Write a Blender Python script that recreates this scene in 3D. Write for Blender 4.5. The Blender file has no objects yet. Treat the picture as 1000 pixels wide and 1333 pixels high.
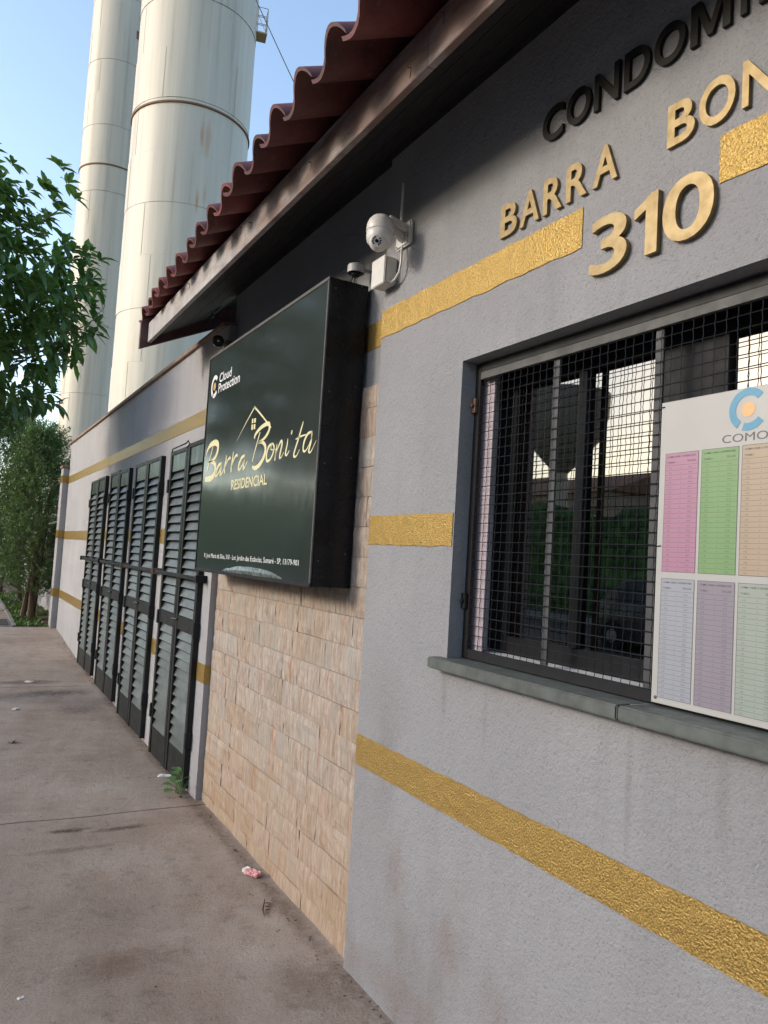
import bpy, bmesh, math, random
from mathutils import Vector, Matrix, noise
random.seed(7)
R = math.radians
scene = bpy.context.scene
col = scene.collection

# ------------------------------------------------------------------ camera, world, sun, exposure
H0 = 1.53                                   # eye height; the wall runs along +Y, the street lies towards -X
cam_data = bpy.data.cameras.new('camera')
cam = bpy.data.objects.new('camera', cam_data)
col.objects.link(cam)
cf = Vector((0.48565985, 0.87195385, 0.06189499))
cr = Vector((0.87027673, -0.48895183, 0.05953591))
cu = Vector((-0.08217623, -0.02495157, 0.99630542))
cam.matrix_world = Matrix(((cr.x, cu.x, -cf.x, 0), (cr.y, cu.y, -cf.y, 0), (cr.z, cu.z, -cf.z, H0), (0, 0, 0, 1)))
cam_data.sensor_fit = 'HORIZONTAL'
cam_data.sensor_width = 36
cam_data.lens = 36
cam_data.clip_start = 0.05
cam_data.clip_end = 2000
scene.camera = cam
SUN_EL, SUN_AZ = 21.0, -72.0                 # azimuth clockwise from +Y
world = bpy.data.worlds.new('World')
scene.world = world
world.use_nodes = True
wn = world.node_tree
sky = wn.nodes.new('ShaderNodeTexSky')
sky.sky_type = 'NISHITA'
sky.sun_disc = False
sky.sun_elevation = R(SUN_EL)
sky.sun_rotation = R(SUN_AZ % 360)
sky.air_density = 1.0
sky.dust_density = 1.2
sky.ozone_density = 0.35
wn.links.new(sky.outputs[0], wn.nodes['Background'].inputs[0])
wn.nodes['Background'].inputs[1].default_value = 0.15
sun_data = bpy.data.lights.new('sun', 'SUN')
sun_data.energy = 0.7
sun_data.angle = R(10)
sun_data.color = (1.0, 0.93, 0.84)
sun = bpy.data.objects.new('sun', sun_data)
col.objects.link(sun)
sd = Vector((math.sin(R(SUN_AZ)) * math.cos(R(SUN_EL)), math.cos(R(SUN_AZ)) * math.cos(R(SUN_EL)), math.sin(R(SUN_EL))))
sun.rotation_euler = sd.to_track_quat('Z', 'Y').to_euler()
sun.location = sd * 50
vs = scene.view_settings
vs.view_transform = 'Standard'
vs.look = 'None'
vs.exposure = 1.38
vs.gamma = 1
vs.use_curve_mapping = False

# ------------------------------------------------------------------ helpers
def tag(o, label=None, cat=None, group=None, kind=None):
    if label: o['label'] = label
    if cat: o['category'] = cat
    if group: o['group'] = group
    if kind: o['kind'] = kind
    return o

def empty(name, loc=(0, 0, 0), label=None, cat=None, group=None):
    o = bpy.data.objects.new(name, None)
    col.objects.link(o)
    o.location = loc
    o.empty_display_size = 0.1
    return tag(o, label, cat, group)

class MB:
    """collects faces, links them as ONE mesh object"""
    def __init__(self):
        self.v, self.f, self.m = [], [], []
        self.slot = 0
    def add(self, vs, fs):
        b = len(self.v)
        self.v += [tuple(p) for p in vs]
        self.f += [tuple(b + i for i in f) for f in fs]
        self.m += [self.slot] * len(fs)
    def box(self, x0, x1, y0, y1, z0, z1):
        x0, x1 = min(x0, x1), max(x0, x1); y0, y1 = min(y0, y1), max(y0, y1); z0, z1 = min(z0, z1), max(z0, z1)
        self.add([(x0, y0, z0), (x1, y0, z0), (x1, y1, z0), (x0, y1, z0), (x0, y0, z1), (x1, y0, z1), (x1, y1, z1), (x0, y1, z1)],
                 [(0, 3, 2, 1), (4, 5, 6, 7), (0, 1, 5, 4), (1, 2, 6, 5), (2, 3, 7, 6), (3, 0, 4, 7)])
        return self
    def quad(self, a, b, c, d):
        self.add([a, b, c, d], [(0, 1, 2, 3)])
        return self
    def prism(self, poly, d):
        """closed polygon (list of 3-vectors) swept by vector d"""
        n = len(poly); d = Vector(d)
        vs = [Vector(p) for p in poly] + [Vector(p) + d for p in poly]
        fs = [tuple(range(n))[::-1], tuple(range(n, 2 * n))] + [(i, (i + 1) % n, n + (i + 1) % n, n + i) for i in range(n)]
        self.add(vs, fs)
        return self
    def tube(self, pts, r, n=8, cap=True):
        pts = [Vector(p) for p in pts]
        k = len(pts)
        rs = r if isinstance(r, (list, tuple)) else [r] * k
        vs, fs, up = [], [], None
        for i, p in enumerate(pts):
            t = (pts[min(i + 1, k - 1)] - pts[max(i - 1, 0)]).normalized()
            if up is None:
                up = Vector((0, 0, 1)) if abs(t.z) < 0.9 else Vector((1, 0, 0))
            a = t.cross(up).normalized(); b = a.cross(t).normalized(); up = b
            for j in range(n):
                q = 2 * math.pi * j / n
                vs.append(p + (a * math.cos(q) + b * math.sin(q)) * rs[i])
        for i in range(k - 1):
            for j in range(n):
                fs.append((i * n + j, i * n + (j + 1) % n, (i + 1) * n + (j + 1) % n, (i + 1) * n + j))
        if cap:
            fs += [tuple(range(n))[::-1], tuple((k - 1) * n + j for j in range(n))]
        self.add(vs, fs)
        return self
    def lathe(self, prof, M=None, n=24, cap=True):
        """prof: (radius, height) along local z, placed by matrix M"""
        M = M or Matrix.Identity(4)
        vs, fs, k = [], [], len(prof)
        for r, h in prof:
            for j in range(n):
                q = 2 * math.pi * j / n
                vs.append(M @ Vector((r * math.cos(q), r * math.sin(q), h)))
        for i in range(k - 1):
            for j in range(n):
                fs.append((i * n + j, i * n + (j + 1) % n, (i + 1) * n + (j + 1) % n, (i + 1) * n + j))
        if cap:
            fs += [tuple(range(n))[::-1], tuple((k - 1) * n + j for j in range(n))]
        self.add(vs, fs)
        return self
    def mesh(self, name, mats):
        me = bpy.data.meshes.new(name)
        me.from_pydata(self.v, [], self.f)
        for m in (mats if isinstance(mats, (list, tuple)) else [mats]):
            me.materials.append(m)
        if any(self.m):
            me.polygons.foreach_set('material_index', self.m)
        return me
    def build(self, name, mats, parent=None, bevel=0, smooth=False, seg=1, loc=None):
        me = self.mesh(name, mats)
        bm = bmesh.new(); bm.from_mesh(me)
        if bevel:
            bmesh.ops.remove_doubles(bm, verts=bm.verts, dist=1e-5)
            ed = [e for e in bm.edges if len(e.link_faces) == 2 and e.calc_face_angle(0) > 0.6]
            if ed:
                bmesh.ops.bevel(bm, geom=ed, offset=bevel, segments=seg, affect='EDGES', clamp_overlap=True)
        bmesh.ops.recalc_face_normals(bm, faces=bm.faces)
        bm.to_mesh(me); bm.free()
        if smooth:
            me.shade_smooth()
            me.set_sharp_from_angle(angle=R(35))
        return link(name, me, parent, loc)

def link(name, me, parent=None, loc=None, rot=None):
    """loc is a world position; children of an Empty keep world coordinates"""
    o = bpy.data.objects.new(name, me)
    col.objects.link(o)
    if parent is not None:
        o.parent = parent
        o.matrix_parent_inverse = Matrix.Translation(-root_loc(parent))
    if loc is not None: o.location = loc
    if rot: o.rotation_euler = rot
    return o

def root_loc(p):
    v = Vector((0, 0, 0))
    while p is not None:
        v += Vector(p.location) + p.matrix_parent_inverse.translation
        p = p.parent
    return v

def lerp(a, b, t): return a + (b - a) * t

# ------------------------------------------------------------------ materials
def new_mat(name):
    m = bpy.data.materials.new(name); m.use_nodes = True
    nt = m.node_tree
    return m, nt, nt.nodes['Principled BSDF']

def N(nt, t, **kw):
    n = nt.nodes.new(t)
    for k, v in kw.items():
        if k.startswith('i_'):
            n.inputs[k[2:].replace('_', ' ')].default_value = v
        else: setattr(n, k, v)
    return n

def coords(nt, scale=(1, 1, 1)):
    g = N(nt, 'ShaderNodeNewGeometry')
    mp = N(nt, 'ShaderNodeMapping'); mp.inputs['Scale'].default_value = scale
    nt.links.new(g.outputs['Position'], mp.inputs['Vector'])
    return mp.outputs['Vector']

def noise_tex(nt, vec, scale, detail=4, rough=0.55):
    n = N(nt, 'ShaderNodeTexNoise'); n.inputs['Scale'].default_value = scale
    n.inputs['Detail'].default_value = detail; n.inputs['Roughness'].default_value = rough
    nt.links.new(vec, n.inputs['Vector'])
    return n.outputs['Fac']

def ramp(nt, fac, stops):
    r = N(nt, 'ShaderNodeValToRGB')
    e = r.color_ramp.elements
    while len(e) < len(stops): e.new(0.5)
    for x, (p, c) in zip(e, stops):
        x.position = p; x.color = (*c, 1) if len(c) == 3 else c
    nt.links.new(fac, r.inputs['Fac'])
    return r.outputs['Color']

def mix(nt, a, b, fac, mode='MIX'):
    n = N(nt, 'ShaderNodeMix', data_type='RGBA', blend_type=mode)
    for s, v in ((0, fac), (6, a), (7, b)):
        if hasattr(v, 'is_output') or hasattr(v, 'links'): nt.links.new(v, n.inputs[s])
        else: n.inputs[s].default_value = v if s == 0 else (*v, 1)
    return n.outputs[2]

def math_n(nt, op, a, b=0.0):
    n = N(nt, 'ShaderNodeMath', operation=op)
    for s, v in ((0, a), (1, b)):
        if hasattr(v, 'links'): nt.links.new(v, n.inputs[s])
        else: n.inputs[s].default_value = v
    return n.outputs[0]

def bump(nt, p, h, dist, strength=1.0):
    b = N(nt, 'ShaderNodeBump'); b.inputs['Distance'].default_value = dist; b.inputs['Strength'].default_value = strength
    nt.links.new(h, b.inputs['Height'])
    if p.inputs['Normal'].links: nt.links.new(p.inputs['Normal'].links[0].from_socket, b.inputs['Normal'])
    nt.links.new(b.outputs['Normal'], p.inputs['Normal'])

def simple(name, c, rough=0.6, metal=0.0, spec=0.5, var=0.12, vscale=14, bmp=0.0, bscale=120, c2=None, stretch=(1, 1, 1), coat=0.0):
    m, nt, p = new_mat(name)
    v = coords(nt, stretch)
    f = noise_tex(nt, v, vscale)
    d = c2 or tuple(max(0, x * (1 - 2.2 * var)) for x in c)
    nt.links.new(ramp(nt, f, [(0.32, d), (0.68, c)]), p.inputs['Base Color'])
    nt.links.new(ramp(nt, noise_tex(nt, v, vscale * 2.3), [(0.3, (rough * 0.85,) * 3), (0.7, (min(1, rough * 1.15),) * 3)]), p.inputs['Roughness'])
    p.inputs['Metallic'].default_value = metal
    p.inputs['Specular IOR Level'].default_value = spec
    p.inputs['Coat Weight'].default_value = coat
    if bmp: bump(nt, p, noise_tex(nt, v, bscale, 3), bmp)
    return m

def make_stucco(name, c, dirt=(0.13, 0.085, 0.06), amount=0.6, stain=None):
    """sprayed stucco: crumbly grain, faint vertical runs, brown splash dirt near the ground"""
    m, nt, p = new_mat(name)
    v = coords(nt)
    big = noise_tex(nt, v, 1.6, 5)
    runs = noise_tex(nt, coords(nt, (1, 9, 0.7)), 1.0, 5, 0.6)
    c0 = ramp(nt, big, [(0.3, tuple(x * 0.88 for x in c)), (0.7, tuple(min(1, x * 1.06) for x in c))])
    c1 = mix(nt, c0, tuple(x * 0.72 for x in c), ramp(nt, runs, [(0.52, (0, 0, 0)), (0.8, (0.45,) * 3)]))
    grain = noise_tex(nt, v, 130, 4, 0.65)
    c1 = mix(nt, c1, tuple(x * 0.55 for x in c), ramp(nt, grain, [(0.28, (0.7,) * 3), (0.45, (0, 0, 0))]))
    sx = N(nt, 'ShaderNodeSeparateXYZ'); nt.links.new(v, sx.inputs[0])
    low = N(nt, 'ShaderNodeMapRange'); low.inputs['From Min'].default_value = 0.85; low.inputs['From Max'].default_value = 0.05
    nt.links.new(sx.outputs['Z'], low.inputs['Value'])
    dm = ramp(nt, noise_tex(nt, coords(nt, (1, 1.6, 0.8)), 3.0, 7, 0.68), [(0.46, (0, 0, 0)), (0.78, (amount,) * 3)])
    dd = math_n(nt, 'MULTIPLY', dm, low.outputs[0])
    c2 = mix(nt, c1, dirt, dd)
    for (sy, sz, ry, rz, a, cc) in (stain or []):
        dy = math_n(nt, 'DIVIDE', math_n(nt, 'SUBTRACT', sx.outputs['Y'], sy), ry)
        dz = math_n(nt, 'DIVIDE', math_n(nt, 'SUBTRACT', sx.outputs['Z'], sz), rz)
        rr = math_n(nt, 'ADD', math_n(nt, 'MULTIPLY', dy, dy), math_n(nt, 'MULTIPLY', dz, dz))
        e = math_n(nt, 'MULTIPLY', math_n(nt, 'EXPONENT', math_n(nt, 'MULTIPLY', rr, -1.0)), noise_tex(nt, v, 55, 8, 0.85))
        c2 = mix(nt, c2, cc, ramp(nt, e, [(0.22, (0, 0, 0)), (0.62, (a * 0.5,) * 3)]))
    nt.links.new(c2, p.inputs['Base Color'])
    p.inputs['Roughness'].default_value = 0.8
    p.inputs['Specular IOR Level'].default_value = 0.3
    bump(nt, p, noise_tex(nt, v, 30, 4, 0.6), 0.006, 0.7)
    bump(nt, p, grain, 0.0048, 0.9)
    return m

def make_gold(name, c, c2, scale, dist, rough):
    m, nt, p = new_mat(name)
    v = coords(nt)
    f = noise_tex(nt, v, scale, 3, 0.6)
    nt.links.new(ramp(nt, f, [(0.3, c2), (0.62, c)]), p.inputs['Base Color'])
    p.inputs['Metallic'].default_value = 0.75
    p.inputs['Roughness'].default_value = rough
    if dist: 
        bump(nt, p, f, dist, 1.0)
        bump(nt, p, noise_tex(nt, v, 26, 3), 0.005, 0.6)
    return m

M = {}
BR = (0.16, 0.095, 0.06)
M['stucco'] = make_stucco('grey_stucco', (0.275, 0.275, 0.288), stain=[
    (2.42, 0.78, 0.12, 0.30, 0.75, (0.13, 0.12, 0.115)), (2.33, 0.46, 0.10, 0.14, 0.8, BR), (2.0, 0.36, 0.10, 0.12, 0.6, BR), (1.75, 0.25, 0.14, 0.16, 0.5, BR), (2.45, 1.0, 0.2, 0.2, 0.5, (0.16, 0.15, 0.14)),
    (1.30, 1.02, 0.016, 0.22, 0.8, (0.13, 0.12, 0.11)), (1.86, 1.08, 0.02, 0.12, 0.7, (0.14, 0.13, 0.12)), (1.05, 1.06, 0.025, 0.16, 0.6, (0.14, 0.13, 0.12)), (2.08, 1.10, 0.02, 0.10, 0.8, (0.13, 0.12, 0.11)), (1.5, 0.10, 0.6, 0.12, 0.7, (0.17, 0.12, 0.09)), (2.3, 0.08, 0.4, 0.10, 0.8, (0.17, 0.12, 0.09))])
M['stucco_pale'] = make_stucco('pale_grey_stucco', (0.35, 0.345, 0.355), amount=0.35)
M['gold_stripe'] = make_gold('gold_glitter_paint', (0.46, 0.315, 0.105), (0.25, 0.155, 0.038), 180, 0.0038, 0.34)
M['gold_letter'] = make_gold('gold_letter_paint', (0.27, 0.205, 0.105), (0.19, 0.135, 0.062), 34, 0, 0.48)
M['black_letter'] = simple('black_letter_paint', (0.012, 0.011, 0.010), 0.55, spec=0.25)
M['white_paint'] = simple('white_window_paint', (0.72, 0.70, 0.70), 0.5)
M['curtain'] = simple('pinkish_white_board', (0.42, 0.355, 0.385), 0.6, var=0.04)
M['slate'] = simple('slate_sill', (0.10, 0.112, 0.106), 0.55, var=0.18, vscale=25, bmp=0.001, bscale=60)
M['black_metal'] = simple('black_painted_steel', (0.014, 0.014, 0.016), 0.5, var=0.2, spec=0.25)
M['black_gloss'] = simple('black_gloss_sheet', (0.008, 0.009, 0.012), 0.25, var=0.2, spec=0.25)
M['wire'] = simple('grille_wire', (0.02, 0.021, 0.024), 0.4, metal=0.1, var=0.2, vscale=60, spec=0.4)
M['flat_bar'] = simple('galvanised_flat_bar', (0.045, 0.046, 0.05), 0.6, metal=0.0, var=0.15)
M['alu'] = simple('dull_aluminium', (0.085, 0.083, 0.08), 0.65, metal=0.0, var=0.2)
M['dark_sash'] = simple('dark_sash', (0.008, 0.0085, 0.010), 0.5, spec=0.2)
M['rust'] = simple('rusty_steel', (0.20, 0.10, 0.055), 0.8, var=0.3, vscale=30, c2=(0.07, 0.04, 0.03))
M['plastic_white'] = simple('white_plastic', (0.66, 0.64, 0.61), 0.38, var=0.06, vscale=20)
M['plastic_grey'] = simple('grey_plastic', (0.40, 0.40, 0.41), 0.45, var=0.06)
M['lens'] = simple('black_lens', (0.006, 0.006, 0.008), 0.08)
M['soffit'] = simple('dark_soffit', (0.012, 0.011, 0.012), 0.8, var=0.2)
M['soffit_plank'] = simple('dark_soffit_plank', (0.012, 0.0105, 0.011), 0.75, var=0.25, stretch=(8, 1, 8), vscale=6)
M['maroon'] = simple('maroon_barge_paint', (0.11, 0.045, 0.045), 0.6, var=0.2)
M['coping'] = simple('brown_coping', (0.30, 0.20, 0.14), 0.75, var=0.3, vscale=8, c2=(0.16, 0.11, 0.08))
M['board_white'] = simple('white_printed_board', (0.375, 0.37, 0.355), 0.45, var=0.03, vscale=5)
M['ink'] = simple('grey_ink', (0.085, 0.085, 0.09), 0.5, var=0.0)
M['ink_dark'] = simple('dark_ink', (0.075, 0.07, 0.07), 0.5, var=0.0)
M['logo_blue'] = simple('logo_blue', (0.05, 0.23, 0.36), 0.4, var=0.02)
M['logo_orange'] = simple('logo_orange', (0.62, 0.36, 0.15), 0.4, var=0.03)
for n, c in dict(pink=(0.34, 0.17, 0.25), green=(0.155, 0.275, 0.115), tan=(0.34, 0.265, 0.19), blue=(0.28, 0.295, 0.33), purple=(0.225, 0.20, 0.24), mint=(0.27, 0.31, 0.27)).items():
    M['tbl_' + n] = simple('table_' + n, c, 0.4, var=0.02)
M['cream'] = simple('cream_lettering', (0.72, 0.66, 0.38), 0.4, var=0.03)
M['white_ink'] = simple('white_lettering', (0.75, 0.75, 0.74), 0.4, var=0.02)
M['orange_ink'] = simple('orange_lettering', (0.55, 0.33, 0.10), 0.4, var=0.02)

def make_panel():
    m, nt, p = new_mat('dark_green_printed_vinyl')
    v = coords(nt)
    f = noise_tex(nt, v, 3, 4)
    nt.links.new(ramp(nt, f, [(0.3, (0.020, 0.025, 0.0235)), (0.7, (0.027, 0.033, 0.031))]), p.inputs['Base Color'])
    s = noise_tex(nt, coords(nt, (1, 1, 0.25)), 40, 4)
    nt.links.new(ramp(nt, s, [(0.3, (0.10,) * 3), (0.7, (0.16,) * 3)]), p.inputs['Roughness'])
    p.inputs['Specular IOR Level'].default_value = 0.95
    p.inputs['Coat Weight'].default_value = 0.35
    p.inputs['Coat Roughness'].default_value = 0.2
    bump(nt, p, noise_tex(nt, v, 2.2, 2), 0.012, 0.35)
    bump(nt, p, noise_tex(nt, coords(nt, (1, 1, 0.5)), 9, 2), 0.0008, 0.4)
    return m
M['panel'] = make_panel()

def make_stone():
    m, nt, p = new_mat('split_face_stone')
    v = coords(nt, (1, 1, 0.13))
    oi = N(nt, 'ShaderNodeObjectInfo')
    va = N(nt, 'ShaderNodeVectorMath', operation='ADD')
    cmb = N(nt, 'ShaderNodeCombineXYZ')
    nt.links.new(math_n(nt, 'MULTIPLY', oi.outputs['Random'], 60), cmb.inputs[0])
    nt.links.new(math_n(nt, 'MULTIPLY', oi.outputs['Random'], 37), cmb.inputs[2])
    nt.links.new(v, va.inputs[0]); nt.links.new(cmb.outputs[0], va.inputs[1])
    w = va.outputs[0]
    streak = noise_tex(nt, w, 62, 8, 0.78)
    c = ramp(nt, streak, [(0.30, (0.13, 0.085, 0.06)), (0.42, (0.29, 0.235, 0.195)), (0.54, (0.40, 0.345, 0.30)), (0.70, (0.52, 0.475, 0.43))])
    t = ramp(nt, oi.outputs['Random'], [(0.0, (0.93, 0.86, 0.78)), (0.5, (1.0, 0.95, 0.90)), (1.0, (1.0, 1.0, 1.0))])
    c = mix(nt, c, t, 1.0, 'MULTIPLY')
    rust = noise_tex(nt, w, 22, 6, 0.7)
    c = mix(nt, c, (0.30, 0.12, 0.05), ramp(nt, rust, [(0.56, (0, 0, 0)), (0.70, (0.8,) * 3)]))
    grey = noise_tex(nt, w, 9, 3)
    c = mix(nt, c, (0.30, 0.31, 0.29), ramp(nt, grey, [(0.50, (0, 0, 0)), (0.70, (0.65,) * 3)]))
    sx = N(nt, 'ShaderNodeSeparateXYZ'); nt.links.new(coords(nt), sx.inputs[0])
    low = N(nt, 'ShaderNodeMapRange'); low.inputs['From Min'].default_value = 0.9; low.inputs['From Max'].default_value = 0.0
    nt.links.new(sx.outputs['Z'], low.inputs['Value'])
    c = mix(nt, c, (0.40, 0.245, 0.12), math_n(nt, 'MULTIPLY', low.outputs[0], 0.36))
    nt.links.new(c, p.inputs['Base Color'])
    p.inputs['Roughness'].default_value = 0.85
    p.inputs['Specular IOR Level'].default_value = 0.25
    bump(nt, p, streak, 0.006, 0.9)
    return m
M['stone'] = make_stone()
M['mortar'] = simple('stone_mortar', (0.26, 0.17, 0.115), 0.9, var=0.2, bmp=0.003)

def make_fascia():
    m, nt, p = new_mat('weathered_fascia_paint')
    v = coords(nt)
    base = ramp(nt, noise_tex(nt, coords(nt, (1, 3, 1)), 4, 6, 0.7), [(0.3, (0.31, 0.29, 0.285)), (0.7, (0.46, 0.44, 0.435))])
    rust = noise_tex(nt, coords(nt, (1, 1.2, 5)), 3.2, 6, 0.68)
    sx = N(nt, 'ShaderNodeSeparateXYZ'); nt.links.new(v, sx.inputs[0])
    mr = N(nt, 'ShaderNodeMapRange'); mr.inputs['From Min'].default_value = 4.6; mr.inputs['From Max'].default_value = 2.2
    mr.inputs['To Min'].default_value = -0.10; mr.inputs['To Max'].default_value = 0.20
    nt.links.new(sx.outputs['Y'], mr.inputs['Value'])
    c = mix(nt, base, (0.15, 0.085, 0.068), ramp(nt, math_n(nt, 'ADD', rust, mr.outputs[0]), [(0.42, (0, 0, 0)), (0.72, (0.92,) * 3)]))  # rust, plus dimming towards the near end put into the colour
    c = mix(nt, c, (0.10, 0.08, 0.07), ramp(nt, noise_tex(nt, coords(nt, (1, 1.5, 12)), 9, 5, 0.7), [(0.6, (0, 0, 0)), (0.8, (0.6,) * 3)]))
    nt.links.new(c, p.inputs['Base Color']); p.inputs['Roughness'].default_value = 0.6
    bump(nt, p, noise_tex(nt, v, 30, 4), 0.002)
    return m
M['fascia'] = make_fascia()

def make_tile():
    m, nt, p = new_mat('glazed_red_roof_tile')
    oi = N(nt, 'ShaderNodeObjectInfo')
    v = coords(nt)
    c = ramp(nt, noise_tex(nt, v, 18, 5, 0.65), [(0.3, (0.115, 0.028, 0.026)), (0.7, (0.22, 0.060, 0.054))])
    t = ramp(nt, oi.outputs['Random'], [(0, (0.55, 0.52, 0.52)), (1, (1.15, 1, 1))])
    c = mix(nt, c, t, 1.0, 'MULTIPLY')
    c = mix(nt, c, (0.20, 0.15, 0.13), ramp(nt, noise_tex(nt, v, 26, 7, 0.75), [(0.58, (0, 0, 0)), (0.72, (0.7,) * 3)]))
    c = mix(nt, c, (0.02, 0.014, 0.013), ramp(nt, noise_tex(nt, v, 9, 6, 0.75), [(0.52, (0, 0, 0)), (0.70, (0.85,) * 3)]))
    nt.links.new(c, p.inputs['Base Color'])
    p.inputs['Roughness'].default_value = 0.6
    bump(nt, p, noise_tex(nt, v, 60, 3), 0.001)
    return m
M['tile'] = make_tile()

def make_pavement():
    m, nt, p = new_mat('worn_concrete_pavement')
    v = coords(nt)
    c = ramp(nt, noise_tex(nt, v, 1.1, 7, 0.66), [(0.28, (0.23, 0.175, 0.135)), (0.5, (0.35, 0.285, 0.235)), (0.74, (0.45, 0.385, 0.33))])
    earth = noise_tex(nt, coords(nt, (1.5, 0.7, 1)), 2.4, 7, 0.7)          # reddish earth carried over the slab
    c = mix(nt, c, (0.21, 0.115, 0.070), ramp(nt, earth, [(0.48, (0, 0, 0)), (0.72, (0.36,) * 3)]))
    damp = noise_tex(nt, coords(nt, (0.7, 1.8, 1)), 1.4, 8, 0.76)
    c = mix(nt, c, (0.075, 0.060, 0.052), ramp(nt, damp, [(0.57, (0, 0, 0)), (0.76, (0.38,) * 3)]))
    mid = noise_tex(nt, v, 9, 8, 0.78)
    c = mix(nt, c, (0.10, 0.078, 0.064), ramp(nt, mid, [(0.30, (0.55,) * 3), (0.46, (0, 0, 0))]))
    c = mix(nt, c, (0.47, 0.41, 0.36), ramp(nt, mid, [(0.56, (0, 0, 0)), (0.74, (0.5,) * 3)]))
    spot = noise_tex(nt, v, 15, 5, 0.7)
    c = mix(nt, c, (0.045, 0.034, 0.028), ramp(nt, spot, [(0.65, (0, 0, 0)), (0.73, (0.7,) * 3)]))
    fine = noise_tex(nt, v, 110, 5, 0.75)
    c = mix(nt, c, (0.09, 0.072, 0.062), ramp(nt, fine, [(0.30, (0.8,) * 3), (0.46, (0, 0, 0))]))
    c = mix(nt, c, (0.50, 0.44, 0.39), ramp(nt, fine, [(0.58, (0, 0, 0)), (0.74, (0.5,) * 3)]))
    sx = N(nt, 'ShaderNodeSeparateXYZ'); nt.links.new(v, sx.inputs[0])
    for (ax, ay, rx, ry, a, cc) in ((0.66, 4.42, 0.16, 0.05, 0.9, (0.05, 0.036, 0.028)), (0.92, 4.36, 0.22, 0.05, 0.8, (0.06, 0.042, 0.033)), (0.62, 4.15, 0.3, 0.05, 0.5, (0.10, 0.06, 0.045)),
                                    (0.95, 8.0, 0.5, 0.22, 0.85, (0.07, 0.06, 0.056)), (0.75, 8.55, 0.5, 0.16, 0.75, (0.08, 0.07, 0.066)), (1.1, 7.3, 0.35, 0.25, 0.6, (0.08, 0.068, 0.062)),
                                    (1.40, 5.2, 0.07, 6.0, 0.55, (0.11, 0.065, 0.045)), (0.7, 3.0, 0.35, 0.16, 0.55, (0.13, 0.075, 0.05)), (1.25, 2.6, 0.2, 0.3, 0.5, (0.12, 0.075, 0.052))):
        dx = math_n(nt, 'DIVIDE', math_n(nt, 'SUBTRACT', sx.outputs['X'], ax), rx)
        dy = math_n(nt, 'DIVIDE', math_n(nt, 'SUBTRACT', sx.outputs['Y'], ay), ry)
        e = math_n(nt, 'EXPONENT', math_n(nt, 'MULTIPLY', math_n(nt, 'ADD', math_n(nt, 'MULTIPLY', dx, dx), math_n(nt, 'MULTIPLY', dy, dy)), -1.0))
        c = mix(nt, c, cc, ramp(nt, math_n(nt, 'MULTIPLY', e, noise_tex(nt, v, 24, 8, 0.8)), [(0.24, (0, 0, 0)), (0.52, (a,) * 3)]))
    nt.links.new(c, p.inputs['Base Color'])
    nt.links.new(ramp(nt, damp, [(0.5, (0.92,) * 3), (0.75, (0.6,) * 3)]), p.inputs['Roughness'])
    p.inputs['Specular IOR Level'].default_value = 0.25
    bump(nt, p, fine, 0.006, 1.0)
    bump(nt, p, mid, 0.012, 0.7)
    return m
M['pavement'] = make_pavement()
M['asphalt'] = simple('asphalt', (0.055, 0.053, 0.052), 0.85, var=0.2, bmp=0.004, bscale=150)
M['kerb'] = simple('kerb_concrete', (0.26, 0.245, 0.225), 0.85, var=0.2, bmp=0.003)
M['soil'] = simple('garden_soil', (0.105, 0.066, 0.045), 0.95, var=0.3, vscale=9, bmp=0.02, bscale=25)
M['earth'] = simple('open_ground', (0.12, 0.10, 0.065), 0.95, var=0.3, vscale=0.3)

RUST_RUNS = [(7.95, 19.5, 0.10, 0.85, 0.9), (8.2, 19.3, 0.22, 1.0, 0.5), (7.95, 16.5, 0.10, 0.7, 0.7), (8.1, 13.6, 0.10, 0.9, 0.7), (8.25, 16.8, 0.12, 0.6, 0.4)]
def make_tower():
    m, nt, p = new_mat('white_tank_paint')
    runs = noise_tex(nt, coords(nt, (2.2, 2.2, 0.06)), 1.0, 6, 0.66)
    c = ramp(nt, runs, [(0.30, (0.28, 0.265, 0.22)), (0.47, (0.39, 0.375, 0.325)), (0.66, (0.44, 0.425, 0.37))])
    spots = noise_tex(nt, coords(nt, (0.7, 0.7, 0.22)), 1.1, 7, 0.72)
    c = mix(nt, c, (0.34, 0.17, 0.07), ramp(nt, spots, [(0.67, (0, 0, 0)), (0.80, (0.55,) * 3)]))
    mould = noise_tex(nt, coords(nt, (1.6, 1.6, 0.12)), 0.6, 6, 0.7)
    c = mix(nt, c, (0.30, 0.30, 0.27), ramp(nt, mould, [(0.55, (0, 0, 0)), (0.8, (0.42,) * 3)]))
    sx = N(nt, 'ShaderNodeSeparateXYZ'); nt.links.new(coords(nt), sx.inputs[0])
    grit = noise_tex(nt, coords(nt, (5, 5, 0.5)), 1.6, 6, 0.7)
    for (ax, az_, rx, rz, a) in RUST_RUNS:
        dx = math_n(nt, 'DIVIDE', math_n(nt, 'SUBTRACT', sx.outputs['X'], ax), rx)
        dz = math_n(nt, 'DIVIDE', math_n(nt, 'SUBTRACT', sx.outputs['Z'], az_), rz)
        e = math_n(nt, 'EXPONENT', math_n(nt, 'MULTIPLY', math_n(nt, 'ADD', math_n(nt, 'MULTIPLY', dx, dx), math_n(nt, 'MULTIPLY', dz, dz)), -1.0))
        c = mix(nt, c, (0.36, 0.16, 0.05), ramp(nt, math_n(nt, 'MULTIPLY', e, grit), [(0.20, (0, 0, 0)), (0.55, (a,) * 3)]))
    nt.links.new(c, p.inputs['Base Color']); p.inputs['Roughness'].default_value = 0.5
    bump(nt, p, noise_tex(nt, coords(nt), 0.6, 3), 0.05, 0.5)
    return m
M['tower'] = make_tower()
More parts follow.
